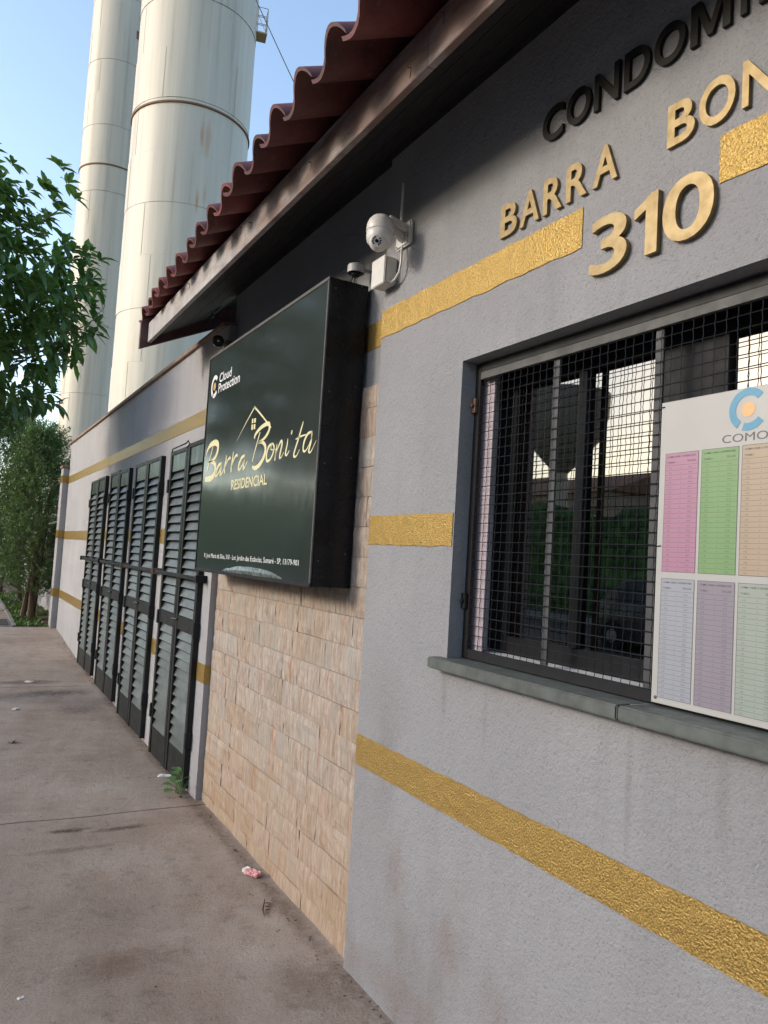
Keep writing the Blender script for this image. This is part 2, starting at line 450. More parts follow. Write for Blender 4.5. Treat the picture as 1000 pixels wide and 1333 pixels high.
M['tower_yellow'] = simple('platform_yellow', (0.55, 0.42, 0.22), 0.6, var=0.15)

def make_leaf(name, a, b, trans):
    m, nt, p = new_mat(name)
    g = N(nt, 'ShaderNodeNewGeometry')
    f = g.outputs['Random Per Island']
    c = ramp(nt, f, [(0.0, a), (1.0, b)])
    nt.links.new(c, p.inputs['Base Color'])
    p.inputs['Roughness'].default_value = 0.42
    p.inputs['Specular IOR Level'].default_value = 0.45
    tr = N(nt, 'ShaderNodeBsdfTranslucent')
    nt.links.new(mix(nt, c, (0.9, 1.0, 0.35), 1.0, 'MULTIPLY'), tr.inputs['Color'])
    ms = N(nt, 'ShaderNodeMixShader'); ms.inputs[0].default_value = trans
    nt.links.new(p.outputs[0], ms.inputs[1]); nt.links.new(tr.outputs[0], ms.inputs[2])
    nt.links.new(ms.outputs[0], nt.nodes['Material Output'].inputs[0])
    return m
M['leaf'] = make_leaf('broad_green_leaf', (0.055, 0.125, 0.052), (0.15, 0.245, 0.09), 0.42)
M['leaf_fine'] = make_leaf('fine_green_leaf', (0.042, 0.095, 0.036), (0.14, 0.22, 0.065), 0.35)
M['grass'] = make_leaf('ground_cover_leaf', (0.045, 0.10, 0.025), (0.12, 0.19, 0.05), 0.3)
M['weed'] = make_leaf('weed_leaf', (0.09, 0.20, 0.06), (0.16, 0.28, 0.09), 0.3)
M['hedge'] = simple('hedge_foliage', (0.09, 0.19, 0.05), 0.8, var=0.3, vscale=3, bmp=0.15, bscale=4, c2=(0.012, 0.03, 0.010))
M['bark'] = simple('brown_bark', (0.13, 0.08, 0.055), 0.9, var=0.3, vscale=12, bmp=0.01, bscale=30, stretch=(1, 1, 0.25))
M['twig'] = simple('grey_twig', (0.17, 0.13, 0.10), 0.85)

def make_mirror():
    m, nt, p = new_mat('mirror_film_glass')
    p.inputs['Base Color'].default_value = (0.24, 0.225, 0.205, 1)
    p.inputs['Metallic'].default_value = 1.0
    p.inputs['Roughness'].default_value = 0.015
    bump(nt, p, noise_tex(nt, coords(nt), 1.4, 1), 0.004, 0.12)
    return m
M['mirror'] = make_mirror()

# ------------------------------------------------------------------ ground
GP = [(-8, -0.03), (1, 0.0), (2.7, -0.02), (4.7, 0.0), (6.2, 0.01), (8.5, 0.085), (9.8, 0.11), (12.17, 0.245), (13.5, 0.30), (24, 0.34), (80, 0.34)]
def gz(y):
    for (a, za), (b, zb) in zip(GP, GP[1:]):
        if y <= b:
            t = max(0, (y - a) / (b - a)); return lerp(za, zb, t)
    return GP[-1][1]

def sheet(mb, x0, x1, y0, y1, dz=0.0, step=0.25, rough=0.0, skirt=0.12, sx=None):
    ny = max(1, int((y1 - y0) / step)); nx = max(1, int((x1 - x0) / (sx or step)))
    g = [[None] * (nx + 1) for _ in range(ny + 1)]
    vs, fs = [], []
    for j in range(ny + 1):
        for i in range(nx + 1):
            x, y = lerp(x0, x1, i / nx), lerp(y0, y1, j / ny)
            z = gz(y) + dz + (rough * noise.fractal(Vector((x * 1.7, y * 1.7, 3)), 1.0, 2.0, 4) if rough else 0)
            g[j][i] = len(vs); vs.append((x, y, z))
    for j in range(ny):
        for i in range(nx):
            fs.append((g[j][i], g[j][i + 1], g[j + 1][i + 1], g[j + 1][i]))
    if skirt:
        rim = [g[0][i] for i in range(nx + 1)] + [g[j][nx] for j in range(1, ny + 1)] + [g[ny][i] for i in range(nx - 1, -1, -1)] + [g[j][0] for j in range(ny - 1, 0, -1)]
        low = []
        for k in rim:
            x, y, z = vs[k]; low.append(len(vs)); vs.append((x, y, z - skirt))
        for a in range(len(rim)):
            b = (a + 1) % len(rim)
            fs.append((rim[a], low[a], low[b], rim[b]))
    mb.add(vs, fs)
    return mb

mb = MB(); sheet(mb, -400, 400, -400, -8, -0.3, 60, skirt=0); sheet(mb, -400, 400, -8, 24, -0.3, 4, skirt=0, sx=40); sheet(mb, -400, 400, 24, 600, -0.3, 60, skirt=0)
tag(mb.build('ground', M['earth']), kind='structure')
mb = MB(); sheet(mb, -10.4, -2.62, -8, 60, -0.14, 1.0, skirt=0.1)
tag(mb.build('road', M['asphalt']), kind='structure')
mb = MB(); sheet(mb, -2.6, -2.45, -8, 60, 0.0, 0.5, skirt=0.25)
tag(mb.build('kerb', M['kerb'], bevel=0), kind='structure')
mb = MB(); sheet(mb, -12.5, -10.42, -8, 60, 0.0, 1.0, skirt=0.25)
tag(mb.build('far_pavement', M['kerb']), kind='structure')
mb = MB(); sheet(mb, -2.44, 1.60, -7.9, 12.3, -0.035, 0.5, skirt=0.2); sheet(mb, -2.44, 0.86, 12.3, 24, -0.035, 0.5, skirt=0.2)
pave = tag(mb.build('pavement', M['soil']), kind='structure')
for y0, y1, x0, x1 in ((-7.9, 0.55, -2.44, 1.6), (0.562, 4.60, -0.42, 1.6), (0.562, 4.60, -2.44, -0.432), (4.612, 8.30, -0.42, 1.6), (4.612, 8.3, -2.44, -0.432),
                       (8.312, 12.27, -0.42, 1.6), (8.312, 12.27, -2.44, -0.432), (12.276, 16.2, -2.44, 0.84), (16.206, 24, -2.44, 0.84)):
    mb = MB(); sheet(mb, x0, x1, y0, y1, 0.0, 0.06 if 0 < y0 < 5 else 0.12, 0.007, 0.05)
    mb.build('concrete_slab', M['pavement'], pave, smooth=True)
mb = MB(); sheet(mb, 0.90, 1.5, 12.29, 24, -0.01, 0.12, 0.05, 0.1)
tag(mb.build('planting_bed', M['soil'], smooth=True), kind='structure')
mb = MB(); sheet(mb, 0.845, 0.895, 12.28, 24, 0.03, 0.5, skirt=0.2); sheet(mb, 0.9, 1.42, 12.24, 12.285, 0.006, 0.2, skirt=0.1)
tag(mb.build('bed_kerb', M['kerb']), kind='structure')

# ------------------------------------------------------------------ gatehouse
XW, XT, YC, YP = 1.42, 1.47, 2.655, 4.70     # front wall, recessed sign wall, their corner, pilaster by the doors
WY0, WY1, WZ0, WZ1 = 0.30, 2.075, 1.225, 2.20   # window opening
house = empty('gatehouse', (1.5, 2.0, 0), 'grey stucco gatehouse with gold stripes, stone clad panel and a red tiled eave', 'building')
mb = MB()
ys, zs = [-6.0, WY0, WY1, YC], [-0.4, WZ0, WZ1, 3.2]
for a in range(3):
    for b in range(3):
        if (a, b) != (1, 1):
            mb.quad((XW, ys[a], zs[b]), (XW, ys[a], zs[b + 1]), (XW, ys[a + 1], zs[b + 1]), (XW, ys[a + 1], zs[b]))
XG = 1.49
mb.quad((XW, WY1, WZ0), (XG, WY1, WZ0), (XG, WY1, WZ1), (XW, WY1, WZ1))
mb.quad((XW, WY0, WZ0), (XW, WY0, WZ1), (XG, WY0, WZ1), (XG, WY0, WZ0))
mb.quad((XW, WY0, WZ1), (XW, WY1, WZ1), (1.62, WY1, WZ1), (1.62, WY0, WZ1))
mb.quad((XW, WY0, WZ0), (1.62, WY0, WZ0), (1.62, WY1, WZ0), (XW, WY1, WZ0))
mb.quad((XW, YC, -0.4), (XW, YC, 3.2), (XT + 0.1, YC, 3.2), (XT + 0.1, YC, -0.4))
mb.quad((XW, -6, -0.4), (XW, -6, 3.2), (5, -6, 3.2), (5, -6, -0.4))
mb.quad((5, -6, -0.4), (5, -6, 5), (5, 4.75, 5), (5, 4.75, -0.4))
wall = mb.build('front_wall', M['stucco'], house)
mb = MB()
mb.quad((XT, YC, 2.245), (XT, YC, 3.2), (XT, 4.75, 3.2), (XT, 4.75, 2.245))
mb.quad((XT, 4.75, -0.4), (XT, 4.75, 3.2), (5, 4.75, 5.0), (5, 4.75, -0.4))
swall = mb.build('sign_wall', M['stucco'], house)
mb = MB().box(XT, XT + 0.03, YC + 0.001, YP - 0.001, -0.3, 2.2445)
back = mb.build('stone_cladding', M['mortar'], house)

# split-face stone tiles, coursed, each a piece of its own
def stone_mesh(h, w, seed):
    rnd = random.Random(seed)
    nv, nw = 4, 5
    vs, fs = [], []
    for j in range(nv + 1):
        for i in range(nw + 1):
            y = -w / 2 + w * i / nw; z = -h / 2 + h * j / nv
            edge = i in (0, nw) or j in (0, nv)
            x = -0.014 + rnd.uniform(-0.0028, 0.0028) + (0.003 if edge else 0)
            vs.append((x, y, z))
    for j in range(nv):
        for i in range(nw):
            a = j * (nw + 1) + i
            fs.append((a, a + nw + 1, a + nw + 2, a + 1))
    rim = [i for i in range(nw + 1)] + [(j + 1) * (nw + 1) - 1 for j in range(1, nv + 1)] + [nv * (nw + 1) + i for i in range(nw - 1, -1, -1)] + [j * (nw + 1) for j in range(nv - 1, 0, -1)]
    b = len(vs)
    vs += [(0.0, vs[k][1], vs[k][2]) for k in rim]
    for k in range(len(rim)):
        q = (k + 1) % len(rim)
        fs.append((rim[k], rim[q], b + q, b + k))
    m = MB(); m.add(vs, fs)
    return m
rnd = random.Random(3)
CH = 0.1235
row = 0
z = -0.07
while z < 2.2445 - 0.02:
    h = min(CH, 2.2445 - z)
    y = YC + 0.003
    first = True
    while y < YP - 0.004:
        w = rnd.choice((0.19, 0.24, 0.30, 0.36, 0.42)) * rnd.uniform(0.92, 1.08)
        if first: w *= (0.55 + 0.45 * (row % 2)); first = False
        if y + w > YP - 0.12: w = YP - 0.003 - y
        g = 0.0009
        me = stone_mesh(h - 2 * g, w - 2 * g, rnd.random()).build('stone_tile', M['stone'], back, loc=(XT + 0.001 - rnd.uniform(0, 0.0035), y + w / 2, z + h / 2))
        y += w
    z += h; row += 1

# gold stripes: thin coats of paint with a brushed, slightly uneven edge
def stripe(parent, x, y0, y1, z0, z1, name='gold_stripe', seed=0, wob=0.0045):
    n = max(1, int(abs(y1 - y0) / 0.015))
    top = [(x - 0.003, lerp(y0, y1, i / n), z1 + wob * noise.fractal(Vector((i * 0.16, seed, 1)), 0.8, 2.0, 4)) for i in range(n + 1)]
    bot = [(x - 0.003, lerp(y0, y1, i / n), z0 + wob * noise.fractal(Vector((i * 0.16, seed, 9)), 0.8, 2.0, 4)) for i in range(n + 1)]
    vs = top + bot + [(x + 0.001, a, c) for _, a, c in top] + [(x + 0.001, a, c) for _, a, c in bot]
    k = n + 1
    fs = []
    for i in range(n):
        fs += [(i, i + 1, k + i + 1, k + i), (i, 2 * k + i, 2 * k + i + 1, i + 1), (k + i, k + i + 1, 3 * k + i + 1, 3 * k + i)]
    fs += [(0, k, 3 * k, 2 * k), (n, 2 * k + n, 3 * k + n, k + n)]
    m = MB(); m.add(vs, fs)
    return m.build(name, M['gold_stripe'], parent)
SU, SM, SL = (2.405, 2.517), (1.586, 1.697), (0.745, 0.858)
stripe(wall, XW, 1.535, YC, *SU, seed=1)
stripe(wall, XW, -3, 1.106, *SU, seed=2)
stripe(wall, XW, WY1 + 0.006, YC, *SM, seed=3)
stripe(wall, XW, -3, YC, *SL, seed=4)
stripe(swall, XT, YC + 0.004, 4.69, *SU, seed=5)

# window: reveal, sashes, mirror film panes, slate sill, welded mesh grille on hinges
win = empty('window', (1.5, 1.2, WZ0)); win.parent = house; win.matrix_parent_inverse = Matrix.Translation(-root_loc(house))
mb = MB()
mb.box(XG, 1.60, WY1 - 0.010, WY1 + 0.0, WZ0 + 0.0, WZ1 - 0.002)

mb.box(XG + 0.012, 1.60, WY0, WY1 - 0.013, WZ0 + 0.002, WZ0 + 0.028)
mb.build('white_reveal', M['white_paint'], win)
MB().box(1.500, 1.508, 2.000, WY1 - 0.0105, WZ0 + 0.03, WZ1 - 0.06).build('side_board', M['curtain'], win)
XP = 1.58
mb = MB()
mb.box(XP - 0.012, XP + 0.03, 1.965, WY1 - 0.014, WZ0 + 0.03, WZ1 - 0.003)
mb.box(XP - 0.012, XP + 0.03, WY0, 1.964, WZ1 - 0.085, WZ1 - 0.003)
mb.box(XP - 0.012, XP + 0.03, WY0, 1.964, WZ0 + 0.03, WZ0 + 0.085)
mb.build('window_frame', M['dark_sash'], win, bevel=0.002)
mb = MB()
mb.box(XP - 0.018, XP + 0.02, 1.642, 1.678, WZ0 + 0.086, WZ1 - 0.086)
mb.build('sash_stile', M['dark_sash'], win, bevel=0.002)
mb = MB()
mb.box(XP - 0.018, XP + 0.02, 1.175, 1.375, WZ0 + 0.086, WZ1 - 0.086)
mb.build('sash_stile', M['dark_sash'], win, bevel=0.002)
for y0, y1 in ((1.679, 1.964), (1.376, 1.641), (WY0, 1.174)):
    MB().box(XP, XP + 0.006, y0, y1, WZ0 + 0.086, WZ1 - 0.086).build('pane', M['mirror'], win)
for y0, y1 in ((1.302, 2.118), (0.1, 1.2995)):
    mb = MB().box(1.372, 1.50, y0, y1, WZ0 - 0.034, WZ0 + 0.001)
    mb.build('sill', M['slate'], win, bevel=0.004, seg=2)
grille = empty('grille', (1.48, 1.2, WZ0)); grille.parent = win; grille.matrix_parent_inverse = Matrix.Translation(-root_loc(win))
GX0, GX1 = 1.474, 1.488
mb = MB()
mb.box(GX0, GX1, 2.044, 2.072, WZ0 + 0.004, WZ1 - 0.006)
mb.box(GX0, GX1, WY0, 2.0435, WZ0 + 0.004, WZ0 + 0.034)
mb.box(GX0, GX1, WY0, 2.0435, WZ1 - 0.034, WZ1 - 0.006)
mb.build('grille_frame', M['black_metal'], grille, bevel=0.0015)
MB().box(GX0 - 0.004, GX1 - 0.004, WY0, 2.040, WZ1 - 0.060, WZ1 - 0.035).build('top_rail', M['alu'], grille, bevel=0.001)
for y in (1.685, 1.312, 0.94, 0.57):
    MB().box(1.482, 1.487, y - 0.0125, y + 0.0125, WZ0 + 0.035, WZ1 - 0.061).build('flat_bar', M['flat_bar'], grille)
mb = MB()
k = 0
y = 2.0435 - 0.022
while y > WY0:
    n = 60
    jy = random.uniform(-0.002, 0.002)
    pts = [(1.4775 + (0.0013 if i % 2 else -0.0013), y + jy * math.sin(i * 0.2) , lerp(WZ0 + 0.03, WZ1 - 0.058, i / n)) for i in range(n + 1)]
    mb.tube(pts, 0.00125, 4, False)
    y -= 0.0300; k += 1
z = WZ0 + 0.05
while z < WZ1 - 0.06:
    jz = random.uniform(-0.0015, 0.0015)
    mb.tube([(1.4775, lerp(WY0, 2.0435, i / 24), z + jz * math.sin(i * 0.7 + z * 40)) for i in range(25)], 0.0013, 4, False)
    z += 0.0300
tag(mb.build('wire_mesh', M['wire'], grille, smooth=True), kind='stuff')
for z, m in ((2.055, 'rust'), (1.412, 'black_metal')):
    mb = MB().box(1.462, 1.4735, 2.052, 2.0745, z - 0.024, z + 0.024)
    mb.lathe([(0.006, 0), (0.006, 0.008)], Matrix.Translation((1.462, 2.063, z)) @ Matrix.Rotation(R(-90), 4, 'Y'), 10)
    mb.build('hinge', M[m], grille, bevel=0.001)

# eave: deck, tiles, fascia, soffit planks, barge board
XE, ZE, YR = 1.05, 2.917, 5.36              # fascia face, its lower edge, far end of the roof
SL2 = 0.5
def tz(x): return 3.076 + SL2 * (x - 1.0166)
roof = empty('roof', (2.0, 2.0, 3.0)); roof.parent = house; roof.matrix_parent_inverse = Matrix.Translation(-root_loc(house))
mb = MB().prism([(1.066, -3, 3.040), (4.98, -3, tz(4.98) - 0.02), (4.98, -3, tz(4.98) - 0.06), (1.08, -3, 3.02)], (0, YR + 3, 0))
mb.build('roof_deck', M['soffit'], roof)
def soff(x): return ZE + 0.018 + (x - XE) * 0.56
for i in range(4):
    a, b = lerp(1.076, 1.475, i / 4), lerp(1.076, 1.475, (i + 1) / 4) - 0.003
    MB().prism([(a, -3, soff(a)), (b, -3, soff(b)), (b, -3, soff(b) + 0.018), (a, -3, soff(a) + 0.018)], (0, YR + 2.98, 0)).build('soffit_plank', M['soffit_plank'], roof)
for y0, y1 in ((-3, 1.79), (1.7915, 3.34), (3.3425, YR - 0.002)):
    mb = MB().box(XE, 1.075, y0, y1, ZE, ZE + 0.136)
    mb.build('fascia_board', M['fascia'], roof, bevel=0.002)
for y in (1.71, 1.88, 2.60, 3.26, 3.40, 4.3):
    z = ZE + random.uniform(0.04, 0.12)
    mb = MB().tube([(XE - 0.001, y, z), (XE - 0.012, y + 0.004, z - 0.002)], 0.0018, 6)
    mb.tube([(XE - 0.0015, y, z), (XE - 0.0015, y + 0.004, z - 0.03)], 0.0011, 4)
    mb.build('fascia_nail', M['rust'], roof)
mb = MB().prism([(1.0, YR, ZE - 0.05), (2.1, YR, ZE - 0.05 + 1.1 * 0.47), (2.1, YR, tz(2.1) + 0.03), (1.0, YR, tz(1.0) - 0.01)], (0, 0.03, 0))
mb.build('barge_board', M['maroon'], roof, bevel=0.002)

def roof_tile_mesh():
    W, L, th = 0.258, 0.46, 0.013
    prof = []
    for i in range(15):
        t = i / 14
        if t < 0.42: h = 0.012 - 0.016 * math.sin(math.pi * t / 0.42)
        else: h = 0.012 + 0.057 * max(0.0, math.sin(math.pi * (t - 0.42) / 0.58)) ** 0.8
        prof.append((t * W - W / 2, h))
    vs, fs = [], []
    n = len(prof)
    for s, (x, k) in enumerate(((0.0, 1.0), (L, 0.90))):
        for dz in (0, -th):
            for y, h in prof: vs.append((x, -y * (1 if s == 0 else 0.94), h * k + dz))
    A, B, C, D = 0, n, 2 * n, 3 * n           # front top, front bottom, back top, back bottom
    for i in range(n - 1):
        fs += [(A + i, A + i + 1, C + i + 1, C + i), (B + i, D + i, D + i + 1, B + i + 1), (A + i, B + i, B + i + 1, A + i + 1), (C + i, C + i + 1, D + i + 1, D + i)]
    fs += [(A, C, D, B), (A + n - 1, B + n - 1, D + n - 1, C + n - 1)]
    m = MB(); m.add(vs, fs)
    me = m.mesh('roof_tile', M['tile'])
    bm = bmesh.new(); bm.from_mesh(me); bmesh.ops.recalc_face_normals(bm, faces=bm.faces); bm.to_mesh(me); bm.free()
    me.shade_smooth(); me.set_sharp_from_angle(angle=R(40))
    return me
tile_me = roof_tile_mesh()
rnd = random.Random(11)
for rw in range(4):
    y = 5.42
    while y > -1.6:
        xe = 1.0166 - 0.155 * min(1.15, max(0, (5.47 - y) / 3.15))
        x = xe + rw * 0.37 + rnd.uniform(-0.018, 0.018)
        o = link('roof_tile', tile_me, roof, loc=(x, y - 0.06, tz(x) + 0.004 + rw * 0.002 + rnd.uniform(-0.003, 0.004)),
                 rot=(rnd.uniform(-0.05, 0.05), -math.atan(SL2) + 0.055 + rnd.uniform(-0.015, 0.015), rnd.uniform(-0.045, 0.045)))
        y -= 0.2376

# ------------------------------------------------------------------ boundary wall with louvre doors
YE = 12.17
bw = empty('boundary_wall', (1.5, 8.4, 0), 'pale grey wall with gold stripes and four black louvred double doors beside the gatehouse', 'wall')
ZT = 1.43 + H0
mb = MB()
mb.quad((XW, YP, -0.4), (XW, YP, ZT), (XW, YE, ZT), (XW, YE, -0.4))
mb.quad((XW, YP, -0.4), (XW, YP, 2.2), (XT + 0.02, YP, 2.2), (XT + 0.02, YP, -0.4))
mb.quad((XW, YP, 2.2), (XW, YP, ZT), (XT + 0.02, YP, ZT), (XT + 0.02, YP, 2.2))
mb.quad((XW, YE, -0.4), (XW, YE, ZT), (1.60, YE, ZT), (1.60, YE, -0.4))
mb.quad((1.60, 4.76, -0.4), (1.60, YE, -0.4), (1.60, YE, ZT), (1.60, 4.76, ZT))
lw = mb.build('rendered_wall', M['stucco_pale'], bw)
for y0, y1 in ((4.76, 7.2), (7.204, 9.7), (9.704, 12.2)):
    MB().box(XW - 0.025, 1.63, y0, y1, ZT + 0.001, ZT + 0.032).build('coping', M['coping'], bw, bevel=0.004)
LU, LM, LL = (2.372, 2.475), (1.552, 1.668), (0.700, 0.815)
DOORS = [(4.872, 5.852), (6.148, 7.142), (7.414, 8.396), (8.690, 9.690)]
stripe(lw, XW, YP, YE, *LU, seed=11)
edges = [YP] + [v for d in DOORS for v in (d[0] - 0.004, d[1] + 0.004)] + [YE]
for i in range(0, len(edges), 2):
    stripe(lw, XW, edges[i], edges[i + 1], *LM, seed=20 + i)
    stripe(lw, XW, edges[i], edges[i + 1], *LL, seed=40 + i)
# the stripe carries on round the little return towards the stone panel
for z0, z1 in (LM, LL):
    MB().box(XW - 0.002, XT - 0.014, YP - 0.003, YP + 0.0005, z0, z1).build('gold_stripe', M['gold_stripe'], lw)

M['door_paint'] = simple('black_green_door_paint', (0.011, 0.014, 0.0135), 0.45, var=0.3, vscale=9, bmp=0.0006, bscale=40, spec=0.3)
M['slat_paint'] = simple('dusty_louvre_paint', (0.085, 0.092, 0.088), 0.38, var=0.25, vscale=6, stretch=(1, 1, 2))  # slats get a paler grey-green than the door frames
M['door_panel'] = simple('faded_green_door_panel', (0.035, 0.058, 0.047), 0.3, var=0.3, vscale=7, stretch=(1, 1, 0.4))
slat_cache = {}
def slat_mesh(w):
    k = round(w, 3)
    if k not in slat_cache:
        m = MB().prism([(-0.006, -w / 2, -0.028), (-0.003, -w / 2, -0.030), (0.019, -w / 2, 0.019), (0.016, -w / 2, 0.021)], (0, w, 0))
        me = m.mesh('slat', M['slat_paint'])
        bm = bmesh.new(); bm.from_mesh(me); bmesh.ops.recalc_face_normals(bm, faces=bm.faces); bm.to_mesh(me); bm.free()
        slat_cache[k] = me
    return slat_cache[k]
ZTOP = 0.722 + H0
for d, (y0, y1) in enumerate(DOORS):
    zb = gz((y0 + y1) / 2) + 0.015
    ym = (y0 + y1) / 2
    for s, (a, b) in enumerate(((y0, ym - 0.006), (ym + 0.006, y1))):
        yc = (a + b) / 2
        x0 = XW - 0.036
        zt = ZTOP + random.uniform(-0.008, 0.008)
        leaf = MB()
        st = 0.048
        leaf.box(x0, XW - 0.004, a, a + st, zb, zt)
        leaf.box(x0, XW - 0.004, b - st, b, zb, zt)
        leaf.box(x0 + 0.001, XW - 0.004, a + st, b - st, zt - 0.03, zt - 0.001)
        leaf.box(x0 + 0.006, XW - 0.004, a + st, b - st, zb, zb + 0.19)
        zm = 1.02 + 0.01 * d
        leaf.box(x0 + 0.003, XW - 0.004, a + st, b - st, zm - 0.045, zm + 0.045)
        leaf.box(XW - 0.004, XW - 0.001, a, b, zb, zt)                     # sheet behind the slats
        lo = leaf.build('louvre_door', M['door_paint'], bw, bevel=0.0012)
        MB().box(x0 + 0.008, XW - 0.005, a + st + 0.001, b - st - 0.001, zt - 0.155, zt - 0.031).build('top_panel', M['door_panel'], lo)
        w = (b - st) - (a + st) - 0.002
        me = slat_mesh(w)
        def run(z0, z1):
            n = int(round((z1 - z0) / 0.0655))
            for i in range(n):
                link('slat', me, lo, loc=(x0 + 0.011, yc, lerp(z0, z1, (i + 0.5) / n)), rot=(0, random.uniform(-0.05, 0.05), 0))
        run(zb + 0.192, zm - 0.046); run(zm + 0.046, zt - 0.157)
        yh = b if s == 1 else a
        for z in (zb + 0.30, zm - 0.01, zt - 0.26):
            MB().box(x0 - 0.010, XW - 0.006, yh - 0.017, yh + 0.017, z - 0.05, z + 0.05).build('hinge', M['black_metal'], lo, bevel=0.003)
        if s == 0:
            MB().tube([(x0 - 0.006, b - 0.06, zm + 0.02), (x0 - 0.02, b - 0.03, zm + 0.022), (x0 - 0.02, b + 0.03, zm + 0.018)], 0.006, 8).build('latch', M['flat_bar'], lo)
bar = MB()
for i in range(4):
    ya = DOORS[i][0] - 0.08; yb = DOORS[i][1] + 0.10
    MB().box(XW - 0.062, XW - 0.050, ya, yb, 1.325, 1.352).build('locking_bar', M['door_paint'], bw, bevel=0.002)
for y in (DOORS[0][0] - 0.075, 6.0, 7.28, 8.54, DOORS[3][1] + 0.12):
    MB().box(XW - 0.075, XW - 0.0, y - 0.012, y + 0.012, 1.315, 1.362).build('bar_bracket', M['rust'] if y in (6.0, 7.28) else M['black_metal'], bw, bevel=0.002)
# bent wire over the nearest door
mb = MB().tube([(XW - 0.03, 5.85, ZTOP - 0.03), (XW - 0.035, 5.80, ZTOP + 0.012), (XW - 0.035, 5.42, ZTOP + 0.018), (XW - 0.035, 5.37, ZTOP + 0.03), (XW - 0.035, 5.33, ZTOP + 0.005), (XW - 0.035, 5.38, ZTOP - 0.015)], 0.005, 6)
mb.build('door_wire', M['black_metal'], bw, smooth=True)

pil = empty('pilaster', (1.45, 12.3, 0), 'slim grey pilaster with gold bands at the far end of the wall, beside the bushes', 'pilaster')
mb = MB().box(1.335, 1.60, YE + 0.003, YE + 0.26, -0.2, 2.60)
pw = mb.build('shaft', M['stucco_pale'], pil, bevel=0.006)
MB().box(1.315, 1.63, YE - 0.02, YE + 0.28, 2.601, 2.64).build('cap', M['mortar'], pil, bevel=0.006)
for z0, z1 in (LU, LM, LL):
    MB().box(1.332, 1.601, YE - 0.001, YE + 0.262, z0 + 0.01, z1 + 0.01).build('gold_stripe', M['gold_stripe'], pil)
gw = empty('garden_wall', (1.6, 16, 0.3), 'low pale wall running on behind the bushes beyond the pilaster', 'wall')
MB().box(1.50, 1.62, YE + 0.27, 24, 0, 1.75).build('rendered_wall', M['stucco_pale'], gw)
MB().box(1.48, 1.64, YE + 0.27, 24, 1.751, 1.785).build('coping', M['coping'], gw)

# ------------------------------------------------------------------ lettering helpers
def glyph(body, size=1.0, extrude=0.0, offset=0.0, res=3, shear=0.0, spacing=1.0, line=1.0, align='LEFT'):
    cu_ = bpy.data.curves.new('tmp_text', 'FONT')
    cu_.body = body; cu_.size = size; cu_.extrude = extrude; cu_.offset = offset; cu_.resolution_u = res
    cu_.shear = shear; cu_.space_character = spacing; cu_.space_line = line; cu_.align_x = align
    o = bpy.data.objects.new('tmp_text', cu_); col.objects.link(o)
    bpy.context.view_layer.update()
    dg = bpy.context.evaluated_depsgraph_get()
    me = bpy.data.meshes.new_from_object(o.evaluated_get(dg))
    vs = [v.co.copy() for v in me.vertices]; fs = [tuple(p.vertices) for p in me.polygons]
    bpy.data.objects.remove(o); bpy.data.curves.remove(cu_); bpy.data.meshes.remove(me)
    return vs, fs
def bbox(vs): 
    return min(v.x for v in vs), max(v.x for v in vs), min(v.y for v in vs), max(v.y for v in vs)
def place(mb, vs, fs, x, y, z, sx=1, sz=1, ox=0, oy=0):
    """text lies in the wall plane: its x runs to -Y, its y runs up, its z comes out to -X"""
    mb.add([(x - v.z, y - (v.x - ox) * sx, z + (v.y - oy) * sz) for v in vs], fs)

# raised name letters
POLY = {'1': [(0.50, 0), (1, 0), (1, 1), (0.66, 1), (0.50, 0.93), (0, 0.82), (0, 0.66), (0.50, 0.76)],
        'M': [(0, 0), (0.19, 0), (0.19, 0.70), (0.43, 0.06), (0.57, 0.06), (0.81, 0.70), (0.81, 0), (1, 0), (1, 1), (0.76, 1), (0.5, 0.30), (0.24, 1), (0, 1)],
        'I': [(0, 0), (1, 0), (1, 1), (0, 1)]}
def poly_glyph(ch):
    p = POLY[ch]; n = len(p)
    vs = [Vector((x, y, -0.5)) for x, y in p] + [Vector((x, y, 0.5)) for x, y in p]
    from mathutils.geometry import tessellate_polygon
    t = tessellate_polygon([[Vector((x, y, 0)) for x, y in p]])
    fs = [tuple(q) for q in t] + [tuple(n + k for k in q) for q in t] + [(i, (i + 1) % n, n + (i + 1) % n, n + i) for i in range(n)]
    return vs, fs
def letter(parent, ch, y0, y1, z0, z1, mat, depth=0.011, bold=0.02, name='letter', stand=0.0):
    vs, fs = poly_glyph(ch) if ch in POLY else glyph(ch, 1.0, 0.5, bold, 6)
    x0, x1, b0, b1 = bbox(vs)
    mb = MB()
    sx = (y0 - y1) / (x1 - x0); sz = (z1 - z0) / (b1 - b0)
    mb.add([(XW - stand - (v.z + 0.5) * depth, y0 - (v.x - x0) * sx, z0 + (v.y - b0) * sz) for v in vs], fs)
    return mb.build(name, mat, parent, bevel=0)
brl = empty('building_name_lettering', (XW, 1.5, 2.55), 'raised gold capital letters BARRA BONITA on the grey wall', 'lettering')
ZB = 1.020 + H0 - 0.002
for ch, a, b in (('B', 1.893, 1.812), ('A', 1.799, 1.710), ('R', 1.694, 1.614), ('R', 1.598, 1.517), ('A', 1.495, 1.407),
                 ('B', 1.249, 1.171), ('O', 1.160, 1.066), ('N', 1.049, 0.968), ('I', 0.945, 0.922), ('T', 0.902, 0.822), ('A', 0.806, 0.717)):
    letter(brl, ch, a, b, ZB - (0.002 if ch == 'O' else 0), ZB + 0.104 + (0.002 if ch == 'O' else 0), M['gold_letter'])
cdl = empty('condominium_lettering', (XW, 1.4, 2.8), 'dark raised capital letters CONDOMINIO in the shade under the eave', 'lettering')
ZC = 1.235 + H0
